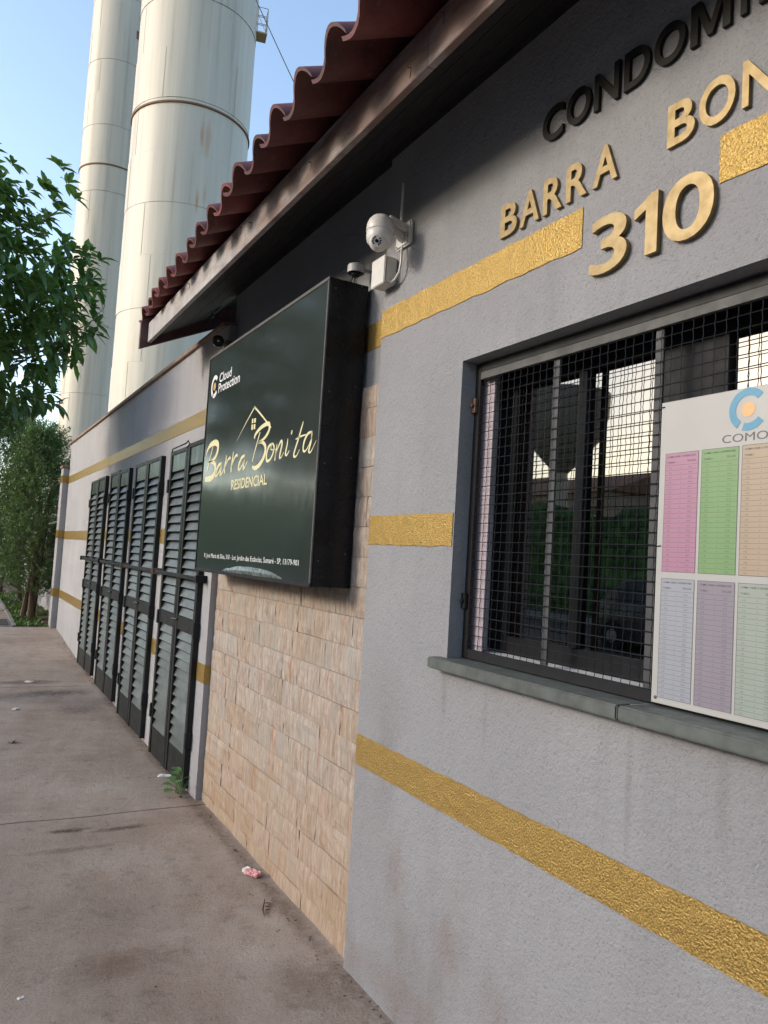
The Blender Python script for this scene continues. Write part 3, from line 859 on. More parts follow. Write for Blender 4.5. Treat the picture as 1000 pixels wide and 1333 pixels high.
for ch, a, b in (('C', 1.712, 1.625), ('O', 1.611, 1.517), ('N', 1.503, 1.415), ('D', 1.397, 1.313), ('O', 1.300, 1.207), ('M', 1.192, 1.085), ('Í', 1.062, 1.035), ('N', 1.015, 0.93), ('I', 0.908, 0.884), ('O', 0.866, 0.772)):
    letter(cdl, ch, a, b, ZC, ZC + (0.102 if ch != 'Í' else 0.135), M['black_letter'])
num = empty('house_number', (XW, 1.3, 2.37), 'large gold house number 310 over the window', 'house number')
for ch, a, b, z0, z1 in (('3', 1.488, 1.360, 0.771, 0.923), ('1', 1.338, 1.265, 0.773, 0.925), ('0', 1.250, 1.108, 0.772, 0.926)):
    letter(num, ch, a, b, z0 + H0, z1 + H0, M['gold_letter'], depth=0.016, bold=0.012, name='digit')

# ------------------------------------------------------------------ light box sign
sx0, sy0, sy1, sz0, sz1 = 1.268, 2.856, 4.545, -0.128 + H0, 1.155 + H0
sign = empty('light_box_sign', (1.37, 3.7, sz0), 'big dark green light box sign reading Barra Bonita Residencial over the stone panel', 'sign')
mb = MB().box(sx0 + 0.006, XT - 0.018, sy0, sy1, sz0, sz1)
cab = mb.build('cabinet', M['black_gloss'], sign, bevel=0.003)
MB().box(sx0 + 0.002, sx0 + 0.0055, sy0 + 0.014, sy1 - 0.014, sz0 + 0.014, sz1 - 0.014).build('sign_face', M['panel'], sign)
def frame_bar(*a, m='black_metal'): MB().box(*a).build('frame_profile', M[m], sign, bevel=0.0015)
frame_bar(sx0 - 0.002, sx0 + 0.0058, sy0 - 0.001, sy1 + 0.001, sz1 - 0.014, sz1 + 0.002, m='alu')
frame_bar(sx0 - 0.002, sx0 + 0.0058, sy0 - 0.001, sy1 + 0.001, sz0 - 0.002, sz0 + 0.014)
frame_bar(sx0 - 0.002, sx0 + 0.0058, sy0 - 0.001, sy0 + 0.010, sz0 + 0.0145, sz1 - 0.0145, m='alu')
frame_bar(sx0 - 0.002, sx0 + 0.0058, sy1 - 0.010, sy1 + 0.001, sz0 + 0.0145, sz1 - 0.0145)
for z in (sz0 + 0.10, sz0 + 0.50, sz0 + 0.80, sz1 - 0.05):
    for dx in (0.02, 0.14):
        mb = MB().lathe([(0.004, 0), (0.004, 0.003), (0.002, 0.004)], Matrix.Translation((sx0 + dx + 0.01, sy0, z + dx * 0.3)) @ Matrix.Rotation(R(90), 4, 'X'), 8)
        mb.build('rivet', M['alu'], cab)
# wrinkled, torn vinyl at the lower edge
mb = MB()
n = 14
vs, fs = [], []
for i in range(n + 1):
    t = i / n
    y = lerp(4.02, 3.16, t); e = max(0.0, math.sin(math.pi * t)) ** 0.6
    vs += [(sx0 + 0.0015, y, sz0 + 0.018 + 0.036 * e + 0.006 * noise.noise(Vector((i * 0.8, 0, 0)))), (sx0 - 0.006 * e, y, sz0 + 0.016 + 0.016 * e), (sx0 + 0.0012, y, sz0 + 0.0145)]
for i in range(n): fs += [(3 * i, 3 * i + 3, 3 * i + 4, 3 * i + 1), (3 * i + 1, 3 * i + 4, 3 * i + 5, 3 * i + 2)]
mb.add(vs, fs)
M['torn'] = simple('torn_film', (0.16, 0.20, 0.19), 0.25, var=0.35, vscale=30)
mb.build('torn_film', M['torn'], sign, smooth=True)

STROKES=[('B',[(4.4875,2.0801,0.0015),(4.4699,2.1115,0.0073),(4.412,2.1386,0.0128),(4.323,2.144,0.0165),(4.2654,2.126,0.0161),(4.2656,2.084,0.0134),(4.321,2.0492,0.0083),(4.423,2.0392,0.0043)]),('B',[(4.423,2.0392,0.0043),(4.3267,2.0288,0.0096),(4.2815,1.9982,0.0149),(4.2987,1.9597,0.0163),(4.3748,1.9375,0.0154),(4.4742,1.9405,0.0117)]),('B',[(4.3617,2.1254,0.0056),(4.405,2.0564,0.0071),(4.4447,1.9697,0.0058)]),('B',[(3.6529,2.0946,0.0083),(3.6369,2.1151,0.0082),(3.5722,2.1378,0.009),(3.4973,2.1475,0.0096),(3.4531,2.1406,0.0104),(3.4528,2.1106,0.0094),(3.5087,2.0801,0.0068),(3.6032,2.0671,0.003)]),('B',[(3.6032,2.0671,0.003),(3.528,2.062,0.0078),(3.4845,2.034,0.0105),(3.495,1.9915,0.0115),(3.5492,1.9557,0.0118),(3.6116,1.9428,0.0101),(3.6562,1.9531,0.0052)]),('B',[(3.5741,2.1181,0.004),(3.6104,2.0638,0.0051),(3.6615,1.9785,0.0042)]),('a',[(4.1648,2.0094,0.0065),(4.2151,2.0056,0.0092),(4.2598,1.9744,0.0107),(4.2696,1.9498,0.0094),(4.2378,1.9492,0.0053),(4.1928,1.9774,0.0052),(4.1648,2.0094,0.0065),(4.1772,1.9762,0.0091),(4.1867,1.952,0.0091),(4.1516,1.9542,0.0051),(4.1127,1.9806,0.0025)]),('a',[(3.775,2.02,0.0055),(3.8217,2.0149,0.0078),(3.8596,1.9862,0.0091),(3.8668,1.9577,0.008),(3.8396,1.9557,0.0045),(3.7972,1.9826,0.0044),(3.775,2.02,0.0055),(3.7848,1.9852,0.0077),(3.7959,1.9567,0.0077),(3.7665,1.9602,0.0044),(3.7383,1.9877,0.0022)]),('a',[(2.9398,2.0456,0.0036),(2.9794,2.0408,0.0059),(3.0129,2.0125,0.0068),(3.0192,1.9787,0.0061),(2.9967,1.9683,0.0037),(2.9597,1.9917,0.0029),(2.9342,2.0286,0.0029),(2.9398,2.0456,0.0036),(2.9391,2.0058,0.0058),(2.9586,1.967,0.0059),(2.9347,1.9612,0.0029),(2.8881,2.0039,0.0014)]),('r',[(4.0897,2.0507,0.0038),(4.0928,2.0219,0.0088),(4.1038,1.9846,0.0101),(4.1057,1.9511,0.0076)]),('r',[(4.1019,1.9768,0.0038),(4.0669,2.0159,0.005),(4.0316,2.0303,0.0073),(4.0155,2.0229,0.0049)]),('r',[(3.9719,2.0594,0.0036),(3.9763,2.027,0.0084),(3.9874,1.9831,0.0096),(3.989,1.9489,0.0072)]),('r',[(3.9857,1.9755,0.0036),(3.9531,2.0175,0.0047),(3.9156,2.0349,0.007),(3.8957,2.0272,0.0046)]),('o',[(3.3979,2.043,0.0037),(3.4394,2.0315,0.0075),(3.4626,1.9986,0.0085),(3.4526,1.9665,0.0075),(3.4124,1.9677,0.0046),(3.3778,1.994,0.0064),(3.3695,2.0258,0.0063),(3.3979,2.043,0.0037),(3.4073,2.0164,0.0028),(3.349,2.0108,0.0027)]),('n',[(3.3325,2.035,0.0027),(3.337,2.0032,0.0062),(3.3496,1.9578,0.0063)]),('n',[(3.3487,1.972,0.0027),(3.324,2.0084,0.0035),(3.2854,2.0416,0.0061),(3.2693,2.0284,0.0069),(3.2853,1.9855,0.0069),(3.2884,1.9654,0.0052),(3.2651,1.9684,0.0026),(3.2418,1.9878,0.0017)]),('i',[(3.2025,2.0452,0.0025),(3.207,2.0157,0.0058),(3.2203,1.9795,0.0067),(3.2022,1.9703,0.0042),(3.1762,1.989,0.0016)]),('i',[(3.1596,2.0776,0.0049),(3.1626,2.0668,0.0065),(3.1661,2.0598,0.0041)]),('t',[(3.0367,2.1013,0.0023),(3.0508,2.0779,0.0054),(3.0819,2.0272,0.0063),(3.1166,1.976,0.0064),(3.1163,1.9565,0.0056),(3.0885,1.9576,0.0031),(3.059,1.9826,0.0015)]),('t',[(3.1105,2.0315,0.0024),(3.0548,2.0386,0.0039),(2.9879,2.0394,0.0022)]),('house',[(3.9322,2.1089,0.0012),(3.8084,2.1853,0.0056),(3.6766,2.2587,0.0105)]),('house',[(3.685,2.2599,0.0095),(3.554,2.1929,0.0089),(3.4442,2.1328,0.0075),(3.4239,2.1224,0.0028)])]
XS = sx0 + 0.0012
def ribbon(mb, pts, x, wid=1.0):
    """a brushed stroke: smooth centre line, varying width"""
    P_ = [Vector((p[0], p[1], 0)) for p in pts]; W = [p[2] for p in pts]
    out, ow = [], []
    n = len(P_)
    for i in range(n - 1):
        p0, p1, p2, p3 = P_[max(0, i - 1)], P_[i], P_[i + 1], P_[min(n - 1, i + 2)]
        for k in range(6):
            t = k / 6
            q = 0.5 * ((2 * p1) + (p2 - p0) * t + (2 * p0 - 5 * p1 + 4 * p2 - p3) * t * t + (3 * p1 - p0 - 3 * p2 + p3) * t ** 3)
            out.append(q); ow.append(lerp(W[i], W[i + 1], t))
    out.append(P_[-1]); ow.append(W[-1])
    vs, fs = [], []
    for i, q in enumerate(out):
        t = (out[min(i + 1, len(out) - 1)] - out[max(0, i - 1)]).normalized()
        a = Vector((-t.y, t.x, 0)) * ow[i] * wid
        vs += [(x, q.x + a.x, q.y + a.y), (x, q.x - a.x, q.y - a.y)]
    for i in range(len(out) - 1): fs.append((2 * i, 2 * i + 1, 2 * i + 3, 2 * i + 2))
    mb.add(vs, fs)
groups = {}
order = [3, 3, 3]
word1 = MB(); word2 = MB(); hlogo = MB()
for nm, pts in STROKES:
    ym = sum(p[0] for p in pts) / len(pts)
    ribbon(hlogo if nm == 'house' else (word1 if ym > 3.70 else word2), pts, XS - (0.0004 if nm == 'house' else 0), 0.55 if nm == 'house' else 1.1)
for q in (((3.7078, 2.201), (3.6869, 2.1996), (3.6863, 2.177), (3.7072, 2.1782)), ((3.6744, 2.1986), (3.6477, 2.1972), (3.6492, 2.1751), (3.6759, 2.1764)),
          ((3.71, 2.1715), (3.6869, 2.17), (3.6855, 2.1431), (3.7083, 2.1438)), ((3.6765, 2.1694), (3.6519, 2.1684), (3.6508, 2.1432), (3.6754, 2.144))):
    hlogo.quad(*[(XS, a, b) for a, b in q])
hlogo.build('house_logo', M['cream'], sign)
word1.build('script_word', M['cream'], sign); word2.build('script_word', M['cream'], sign)
def text_line(parent, body, y0, y1, z0, z1, x, mat, bold=0.0, res=3, name='text_line', ref=None):
    vs, fs = glyph(body, 1.0, 0.0, bold, res)
    a, b, c, d = bbox(vs)
    if ref: _, _, c, d = bbox(glyph(ref, 1.0, 0.0, bold, res)[0])
    mb = MB()
    place(mb, vs, fs, x, y0, z0, (y0 - y1) / (b - a), (z1 - z0) / (d - c), a, c)
    return mb.build(name, mat, parent)
text_line(sign, 'RESIDENCIAL', 3.968, 3.434, 1.851, 1.905, XS, M['cream'], 0.010)
text_line(sign, 'R. José Maria da Silva, 310 - Lot. Jardim das Estâncias, Sumaré - SP, 13179-901', 4.374, 2.988, 1.483, 1.508, XS, M['white_ink'], 0.0, 2, ref='S')
text_line(sign, 'Cloud', 4.330, 4.108, 2.494, 2.548, XS, M['white_ink'], 0.012, 3)
text_line(sign, 'Protection', 4.335, 3.955, 2.434, 2.490, XS, M['white_ink'], 0.012, 3)
def arc_ring(mb, x, yc, zc, r0, r1, a0, a1, n=24):
    vs, fs = [], []
    for i in range(n + 1):
        t = R(lerp(a0, a1, i / n))
        for r in (r0, r1): vs.append((x, yc - r * math.cos(t), zc + r * math.sin(t)))
    for i in range(n): fs.append((2 * i, 2 * i + 1, 2 * i + 3, 2 * i + 2))
    mb.add(vs, fs)
def company_logo(parent, x, yc, zc, r, m1, m2):
    mb = MB()
    arc_ring(mb, x, yc, zc, r * 0.64, r, 42, 236)
    arc_ring(mb, x, yc, zc, r * 0.64, r, 252, 322, 10)
    mb.build('logo_ring', m1, parent)
    m = MB(); m.add([(x, yc - 0.35 * r * math.cos(R(15 * i)), zc + 0.35 * r * math.sin(R(15 * i))) for i in range(24)], [tuple(range(24))])
    m.build('logo_dot', m2, parent)
company_logo(sign, XS, 4.418, 2.487, 0.068, M['white_ink'], M['orange_ink'])

# ------------------------------------------------------------------ intercom board on the grille
px, py0, py1, pz0, pz1 = 1.4655, 1.284, 0.56, -0.296 + H0, 0.417 + H0
board = empty('intercom_board', (px, 0.95, pz0), 'white printed board of coloured intercom number tables wired to the window grille', 'notice board')
MB().box(px, px + 0.004, py1, py0, pz0, pz1).build('board', M['board_white'], board, bevel=0.0008)
XB = px - 0.0006
company_logo(board, XB, 1.051, 0.369 + H0, 0.0468, M['logo_blue'], M['logo_orange'])
text_line(board, 'COMO USAR O INTERFONE', 1.113, 0.662, 0.3005 + H0, 0.3185 + H0, XB, M['ink'], 0.0, 4)
cols = [(1.266, 1.1735), (1.1645, 1.0705), (1.062, 0.968), (0.9595, 0.866), (0.857, 0.764), (0.755, 0.662)]
rows_ = [(0.291 + H0, 0.012 + H0, ('pink', 'green', 'tan', 'blue', 'mint', 'purple'), (4, 3, 1, 7, 8, 9)), (-0.0045 + H0, -0.281 + H0, ('blue', 'purple', 'mint', 'pink', 'tan', 'green'), (5, 2, 6, 10, 11, 12))]
for zt, zb, cs, nums in rows_:
    for (ya, yb), c, tw in zip(cols, cs, nums):
        MB().box(XB, XB + 0.0004, yb, ya, zb, zt).build('number_table', M['tbl_' + c], board)
        ln = MB()
        xl = XB - 0.0003
        t = 0.00045
        for z in (zt, zb): ln.quad((xl, ya, z - t), (xl, yb, z - t), (xl, yb, z + t), (xl, ya, z + t))
        for y in (ya, yb): ln.quad((xl, y - t, zb), (xl, y + t, zb), (xl, y + t, zt), (xl, y - t, zt))
        n = 22
        zh = zt - 0.029
        for i in range(n):
            z = lerp(zh, zb, i / n)
            ln.quad((xl, ya, z - 0.00028), (xl, yb, z - 0.00028), (xl, yb, z + 0.00028), (xl, ya, z + 0.00028))
        ln.build('table_rules', M['ink'], board)
        tx = MB()
        def put(body, y, z, h, bold=0.0, w=None, res=1, line=1.0):
            vs, fs = glyph(body, 1.0, 0.0, bold, res, line=line)
            a, b, c_, d = bbox(vs)
            s = h / 0.72
            place(tx, vs, fs, xl - 0.0001, y, z, (w / (b - a)) if w else s, s, a, 0)
        put('COMO USAR O INTERFONE', ya - 0.006, zt - 0.0105, 0.0042, 0.008, abs(ya - yb) - 0.014)
        put('TORRE %d' % tw, ya - 0.006, zt - 0.0235, 0.0042, 0.008, 0.022)
        put('TECLAR', yb + 0.031, zt - 0.0225, 0.0042, 0.008, 0.024)
        flats = [f * 10 + k for f in range(0, 6) for k in (1, 2, 3, 4)][:n]
        rp = (zh - zb) / n
        ls = rp / (0.0034 / 0.72)
        put('\n'.join('%d %02d' % (tw % 10, f) for f in flats), ya - 0.011, zh - rp * 0.72, 0.0034, 0.0, None, 1, ls)
        put('\n'.join('»' for f in flats), (ya + yb) / 2 + 0.002, zh - rp * 0.72, 0.0034, 0.008, None, 1, ls)
        put('\n'.join('%02d %02d' % (tw, f) for f in flats), yb + 0.027, zh - rp * 0.72, 0.0034, 0.0, None, 1, ls)
        tx.build('table_text', M['ink_dark'], board)
for y, z in ((1.279, 0.405), (1.276, 0.071)):
    MB().tube([(px + 0.006, y + 0.010, z + H0 - 0.002), (px - 0.002, y + 0.006, z + H0), (px - 0.002, y - 0.004, z + H0 + 0.001), (px + 0.004, y - 0.006, z + H0)], 0.0012, 5).build('tie_wire', M['black_metal'], board)
MB().lathe([(0.0042, 0), (0.0042, 0.0012), (0.002, 0.0024)], Matrix.Translation((px, 1.2715, -0.283 + H0)) @ Matrix.Rotation(R(-90), 4, 'Y'), 10).build('screw', M['rust'], board)

# ------------------------------------------------------------------ devices on the wall
def dirM(p, d, up=(0, 0, 1)):
    """matrix whose local z points along d, at p"""
    z = Vector(d).normalized(); u = Vector(up)
    x = u.cross(z).normalized(); y = z.cross(x)
    return Matrix(((x.x, y.x, z.x, p[0]), (x.y, y.y, z.y, p[1]), (x.z, y.z, z.z, p[2]), (0, 0, 0, 1)))
pc = Vector((1.285, 2.462, 1.196 + H0))
ptz = empty('dome_camera', pc, 'white pan and tilt dome camera with an upright aerial on the grey wall', 'security camera')
mb = MB().box(1.402, XW - 0.001, 2.445, 2.555, 1.195 + H0, 1.288 + H0)
mb.build('wall_plate', M['plastic_white'], ptz, bevel=0.006, seg=2)
mb = MB().prism([(1.402, 2.46, 1.27 + H0), (1.402, 2.535, 1.27 + H0), (1.32, 2.495, 1.285 + H0), (1.32, 2.455, 1.285 + H0)], (0, 0, -0.028))
mb.prism([(1.402, 2.485, 1.242 + H0), (1.402, 2.515, 1.242 + H0), (1.34, 2.485, 1.255 + H0), (1.34, 2.465, 1.255 + H0)], (0, 0, -0.03))
mb.build('arm', M['plastic_white'], ptz, bevel=0.004, seg=2)
T0 = Matrix.Translation(pc)
MB().lathe([(0.0, 0.076), (0.017, 0.075), (0.033, 0.068), (0.044, 0.056), (0.0505, 0.041), (0.0525, 0.025), (0.0525, 0.014), (0.0505, 0.012)], T0, 32).build('dome_cap', M['plastic_white'], ptz, smooth=True)
MB().lathe([(0.0505, 0.0115), (0.0515, 0.010), (0.0515, -0.010), (0.048, -0.026), (0.040, -0.036), (0.02, -0.037)], T0, 32).build('yoke', M['plastic_white'], ptz, smooth=True)
look = Vector((-0.62, -0.70, -0.28)).normalized()
ballc = pc + Vector((0, 0, -0.026)) + look * 0.016
prof = [(0.0365 * math.sin(R(a)), -0.0365 * math.cos(R(a))) for a in range(0, 140, 10)] + [(0.0215, 0.0300)]
BM_ = dirM(ballc, look)
MB().lathe(prof, BM_, 32).build('ball', M['plastic_white'], ptz, smooth=True)
mb = MB().lathe([(0.0212, 0.0301), (0.0212, 0.0312)], BM_, 28)
fp = mb.build('face_plate', M['plastic_grey'], ptz)
mb = MB().lathe([(0.0068, 0.0313), (0.0062, 0.0345), (0.0045, 0.035)], BM_, 18)
mb.build('lens', M['lens'], ptz, smooth=True)
for a in (-62, -30, 2, 34, 118, 150, 182, 214):
    q = BM_ @ Matrix.Translation((0.0148 * math.cos(R(a)), 0.0148 * math.sin(R(a)), 0.0313))
    MB().lathe([(0.0030, 0), (0.0028, 0.001)], q, 10).build('light_emitter', M['lens'], fp)
MB().tube([(1.385, 2.487, 1.262 + H0), (1.385, 2.487, 1.30 + H0), (1.385, 2.488, 1.435 + H0)], [0.0065, 0.006, 0.005], 10).build('aerial', M['plastic_white'], ptz, smooth=True)
mb = MB()
for y, z in ((2.46, 1.205), (2.54, 1.205), (2.46, 1.225), (2.50, 1.212), (2.535, 1.238)): mb.lathe([(0.0032, 0), (0.003, 0.001)], Matrix.Translation((1.4019, y, z + H0)) @ Matrix.Rotation(R(-90), 4, 'Y'), 8)
mb.build('plate_screw', M['lens'], ptz)
cab_ = MB().tube([(1.400, 2.497, 1.196 + H0), (1.396, 2.490, 1.165 + H0), (1.394, 2.487, 1.125 + H0), (1.394, 2.497, 1.095 + H0), (1.393, 2.52, 1.075 + H0), (1.392, 2.548, 1.068 + H0)], 0.0045, 8)
tag(cab_.build('camera_cable', M['plastic_white'], smooth=True), 'short white cable looping from the dome camera down to the junction box', 'cable')
jb = empty('junction_box', (1.39, 2.61, 1.06 + H0), 'small square white junction box under the dome camera', 'junction box')
MB().box(1.366, XW - 0.001, 2.555, 2.655, 1.066 + H0, 1.172 + H0).build('box_body', M['plastic_white'], jb, bevel=0.006, seg=2)
MB().box(1.359, 1.3655, 2.552, 2.658, 1.063 + H0, 1.175 + H0).build('cover', M['plastic_white'], jb, bevel=0.003, seg=2)
MB().lathe([(0.013, 0), (0.013, 0.012), (0.008, 0.013), (0.008, 0.02)], Matrix.Translation((1.393, 2.556, 1.068 + H0)) @ Matrix.Rotation(R(90), 4, 'X'), 14).build('cable_gland', M['plastic_grey'], jb, smooth=True)
pcx = Vector((1.395, 2.875, 1.215 + H0))
fc = empty('light_sensor', pcx, 'grey cap shaped light sensor with loose wires over the sign', 'sensor')
MB().lathe([(0.0, 0.026), (0.03, 0.025), (0.036, 0.020), (0.037, -0.012), (0.034, -0.012), (0.032, 0.012)], Matrix.Translation(pcx), 24, False).build('cap', M['plastic_grey'], fc, smooth=True)
MB().lathe([(0.022, 0.0), (0.020, -0.02), (0.012, -0.028)], Matrix.Translation(pcx), 16).build('socket', M['black_metal'], fc, smooth=True)
MB().tube([pcx + Vector((0.03, 0, 0.01)), pcx + Vector((0.074, 0, 0.01))], 0.008, 10).build('stem', M['plastic_grey'], fc)
for k in range(4):
    a = pcx + Vector((random.uniform(-.012, .012), random.uniform(-.012, .012), -0.024))
    MB().tube([a, a + Vector((random.uniform(-.01, .01), random.uniform(-.015, .015), -0.02)), a + Vector((random.uniform(-.02, .01), random.uniform(-.02, .02), -0.045 + 0.01 * k))], 0.0016, 5).build('wire', M['black_metal'], fc)
MB().lathe([(0.003, -0.07), (0.003, -0.062)], Matrix.Translation(pcx + Vector((-0.006, -0.004, 0))), 8).build('wire_cap', M['plastic_white'], fc)
bcx = Vector((1.352, 4.70, 1.305 + H0))
bl = empty('bullet_camera', bcx, 'small black bullet camera at the corner above the sign and the lower wall', 'security camera')
d = Vector((-0.28, -0.94, -0.1)).normalized()
MB().lathe([(0.028, -0.10), (0.033, -0.09), (0.033, 0.012), (0.036, 0.014), (0.036, 0.03), (0.031, 0.032)], dirM(bcx, d), 20).build('body', M['black_gloss'], bl, smooth=True)
MB().lathe([(0.026, 0.0325), (0.024, 0.034)], dirM(bcx, d), 20).build('face_ring', M['black_metal'], bl)
MB().lathe([(0.012, 0.0345), (0.011, 0.037), (0.006, 0.0375)], dirM(bcx, d), 14).build('lens', M['lens'], bl)
MB().box(1.39, XT - 0.001, 4.655, 4.698, 1.270 + H0, 1.315 + H0).build('bracket', M['rust'], bl, bevel=0.004)
mb = MB()
for k in range(5):
    mb.tube([(1.40, 4.80 + 0.02 * k, ZT + 0.03), (1.36 - 0.01 * k, 4.82 + .03 * k, ZT + 0.06), (1.33 + 0.015 * k, 4.83, ZT + 0.10 + 0.012 * k)], 0.003, 5)
tag(mb.build('loose_wires', M['black_metal']), 'few loose black wire ends sticking up from the wall top under the eave', 'wire')

# ------------------------------------------------------------------ water tanks behind the wall
def tower(name, label, az, D, rad, z0, course, ring_z, top, seed, bracket=None):
    a = R(az); cx, cy = D * math.sin(a), D * math.cos(a)
    t = empty(name, (cx, cy, 0.2), label, 'water tower', 'tall white water towers behind the wall')
    rnd = random.Random(seed)
    z = z0; k = 0
    while z < top:
        h = min(course, top - z)
        r = rad + (0.012 if k % 2 else 0.0) + rnd.uniform(-0.004, 0.004)
        mb = MB()
        n = 72
        vs, fs = [], []
        for zz, rr in ((z, r), (z + h - 0.010, r), (z + h - 0.005, r - 0.010)):
            for j in range(n):
                q = 2 * math.pi * j / n; e = rr + 0.007 * noise.noise(Vector((math.cos(q) * 3, math.sin(q) * 3, z + seed)))
                vs.append((cx + e * math.cos(q), cy + e * math.sin(q), zz))
        for s in range(2):
            for j in range(n): fs.append((s * n + j, s * n + (j + 1) % n, (s + 1) * n + (j + 1) % n, (s + 1) * n + j))
        mb.add(vs, fs)
        # plate laps: slim upright seams
        q0 = rnd.uniform(0, 6.28)
        for s in range(5):
            q = q0 + s * 2 * math.pi / 5
            p = Vector((cx + (r + 0.004) * math.cos(q), cy + (r + 0.004) * math.sin(q), z + 0.02))
            tn = Vector((-math.sin(q), math.cos(q), 0)) * 0.006
            mb.prism([p - tn, p + tn, p + tn + Vector((math.cos(q), math.sin(q), 0)) * 0.008, p - tn + Vector((math.cos(q), math.sin(q), 0)) * 0.008], (0, 0, h - 0.05))
        mb.build('steel_course', M['tower'], t, smooth=True)
        z += course; k += 1
    MB().lathe([(rad - 0.03, ring_z - 0.05), (rad + 0.055, ring_z - 0.05), (rad + 0.06, ring_z + 0.03), (rad - 0.03, ring_z + 0.035)], Matrix.Translation((cx, cy, 0)), 72, False).build('stiffening_ring', M['rust'], t, smooth=True)
    MB().lathe([(rad + 0.02, top - 0.02), (rad + 0.06, top), (rad * 0.5, top + rad * 0.25), (0.05, top + rad * 0.32)], Matrix.Translation((cx, cy, 0)), 48).build('roof_cone', M['tower'], t, smooth=True)
    return t, cx, cy
D1, D2 = 36.0, 50.0
t1, c1x, c1y = tower('water_tower', 'nearer and wider white steel water tower with a rusty ring and a yellow side platform', 13.0, D1, D1 * math.sin(R(4.17)), 0, 2.32, math.tan(R(29.85)) * (D1 - 2.62) + H0, 34.5, 1)
t2, c2x, c2y = tower('water_tower', 'slimmer stained white water tower standing behind the wider one', 7.75, D2, D2 * math.sin(R(2.12)), 0, 2.05, math.tan(R(25.2)) * (D2 - 1.85) + H0, 42.0, 2)
def on_rim(az, el, D):
    a = R(az); return Vector((D * math.sin(a), D * math.cos(a), D * math.tan(R(el)) + H0))
pp = on_rim(17.62, 34.25, 35.9)
side = Vector((math.cos(R(13)), -math.sin(R(13)), 0)); fwd = Vector((math.sin(R(13)), math.cos(R(13)), 0))
pl_ = MB()
b0 = pp - side * 0.32
pl_.prism([b0 - fwd * 0.35, b0 + side * 0.52 - fwd * 0.35, b0 + side * 0.52 + fwd * 0.35, b0 + fwd * 0.35], (0, 0, 0.07))
plat = pl_.build('platform', M['tower_yellow'], t1)
rl = MB()
for dx in (0.50, 0.05):
    for dy in (-0.33, 0.33):
        rl.tube([b0 + side * dx + fwd * dy, b0 + side * dx + fwd * dy + Vector((0, 0, 1.25))], 0.018, 6)
for hz in (0.45, 0.85, 1.25):
    for dy in (-0.33, 0.33): rl.tube([b0 + side * 0.0 + fwd * dy + Vector((0, 0, hz)), b0 + side * 0.5 + fwd * dy + Vector((0, 0, hz))], 0.015, 6)
    rl.tube([b0 + side * 0.5 - fwd * 0.33 + Vector((0, 0, hz)), b0 + side * 0.5 + fwd * 0.33 + Vector((0, 0, hz))], 0.015, 6)
rl.tube([b0 + side * 0.5 - fwd * 0.33, b0 + side * 0.05 - fwd * 0.33 + Vector((0, 0, 0.85))], 0.012, 6)
rl.build('railing', M['tower_yellow'], t1)
bp = on_rim(8.82, 32.6, 48.4)
mb = MB()
for s in (-0.1, 0.1):
    mb.tube([bp + side * s, bp + side * s + Vector((0, 0, 1.0)), bp + side * (s + 0.15) + Vector((0, 0, 1.5))], 0.025, 6)
for k in range(4): mb.tube([bp - side * 0.1 + Vector((0, 0, 0.1 + 0.28 * k)), bp + side * 0.1 + Vector((0, 0, 0.2 + 0.28 * k))], 0.02, 6)
mb.prism([bp - side * .14 - fwd * .1, bp + side * .14 - fwd * .1, bp + side * .14 - fwd * .1 + Vector((0, 0, .4)), bp - side * .14 - fwd * .1 + Vector((0, 0, .5))], fwd * 0.05)
mb.build('access_bracket', M['rust'], t2)
a, b = Vector((5.7, 18.7, 14.3 + H0 + 0.6)), Vector((8.2, 17.6, 8.9 + H0))
dline = Vector((6.84094, 18.254, 12.293)) - Vector((6.048, 18.586, 13.842))
p0 = Vector((6.048, 18.586, 13.842 + H0)) - dline * 2.5
tag(MB().tube([p0 + dline * t - Vector((0, 0, 0.25 * math.sin(math.pi * t / 8))) for t in (0, 1, 2, 3, 4, 5, 6, 7, 8)], 0.012, 6).build('overhead_cable', M['black_metal']), 'thin dark cable slanting down across the sky beside the nearer tower', 'cable')
tp = MB().box(1.55, 1.80, 24.2, 24.45, 0, 5.35)
po = tag(tp.build('concrete_post', M['coping'], bevel=0.02), 'tan post behind the bushes in front of the slimmer tower', 'post')

# ------------------------------------------------------------------ planting
def leaf_faces(p, d, up, L, W, droop=0.25, fold=0.25):
    """one leaf: eight triangles, folded along the midrib and drooping to its tip"""
    d = d.normalized(); s = d.cross(up)
    s = s.normalized() if s.length > 1e-4 else Vector((1, 0, 0)); n = s.cross(d)
    def q(t, w): return p + d * (L * t) - Vector((0, 0, 1)) * (droop * L * t * t) + s * (W * w) + n * (abs(w) * W * fold)
    vs = [q(0, 0), q(0.3, -0.42), q(0.3, 0), q(0.3, 0.42), q(0.68, -0.40), q(0.68, 0), q(0.68, 0.40), q(1, 0)]
    fs = [(0, 2, 1), (0, 3, 2), (1, 2, 5, 4), (2, 3, 6, 5), (4, 5, 7), (5, 6, 7)]
    return vs, fs
def rvec(rnd):
    while True:
        v = Vector((rnd.uniform(-1, 1), rnd.uniform(-1, 1), rnd.uniform(-1, 1)))
        if 0.05 < v.length < 1: return v.normalized()
rnd = random.Random(21)
tree = empty('street_tree', (-1.25, 8.4, 0), 'broad leaved green street tree whose crown hangs in front of the slim tower', 'tree')
base = Vector((-1.25, 8.4, gz(8.4)))
mb = MB()
mb.tube([base, base + Vector((0.05, 0, 0.9)), base + Vector((0.12, -0.05, 1.8)), base + Vector((0.2, -0.1, 2.6))], [0.13, 0.11, 0.095, 0.08], 10)
trunk = mb.build('trunk', M['bark'], tree, smooth=True)
CC, CRAD = Vector((-0.60, 8.25, 3.84)), Vector((1.72, 1.5, 1.48))
tips = []
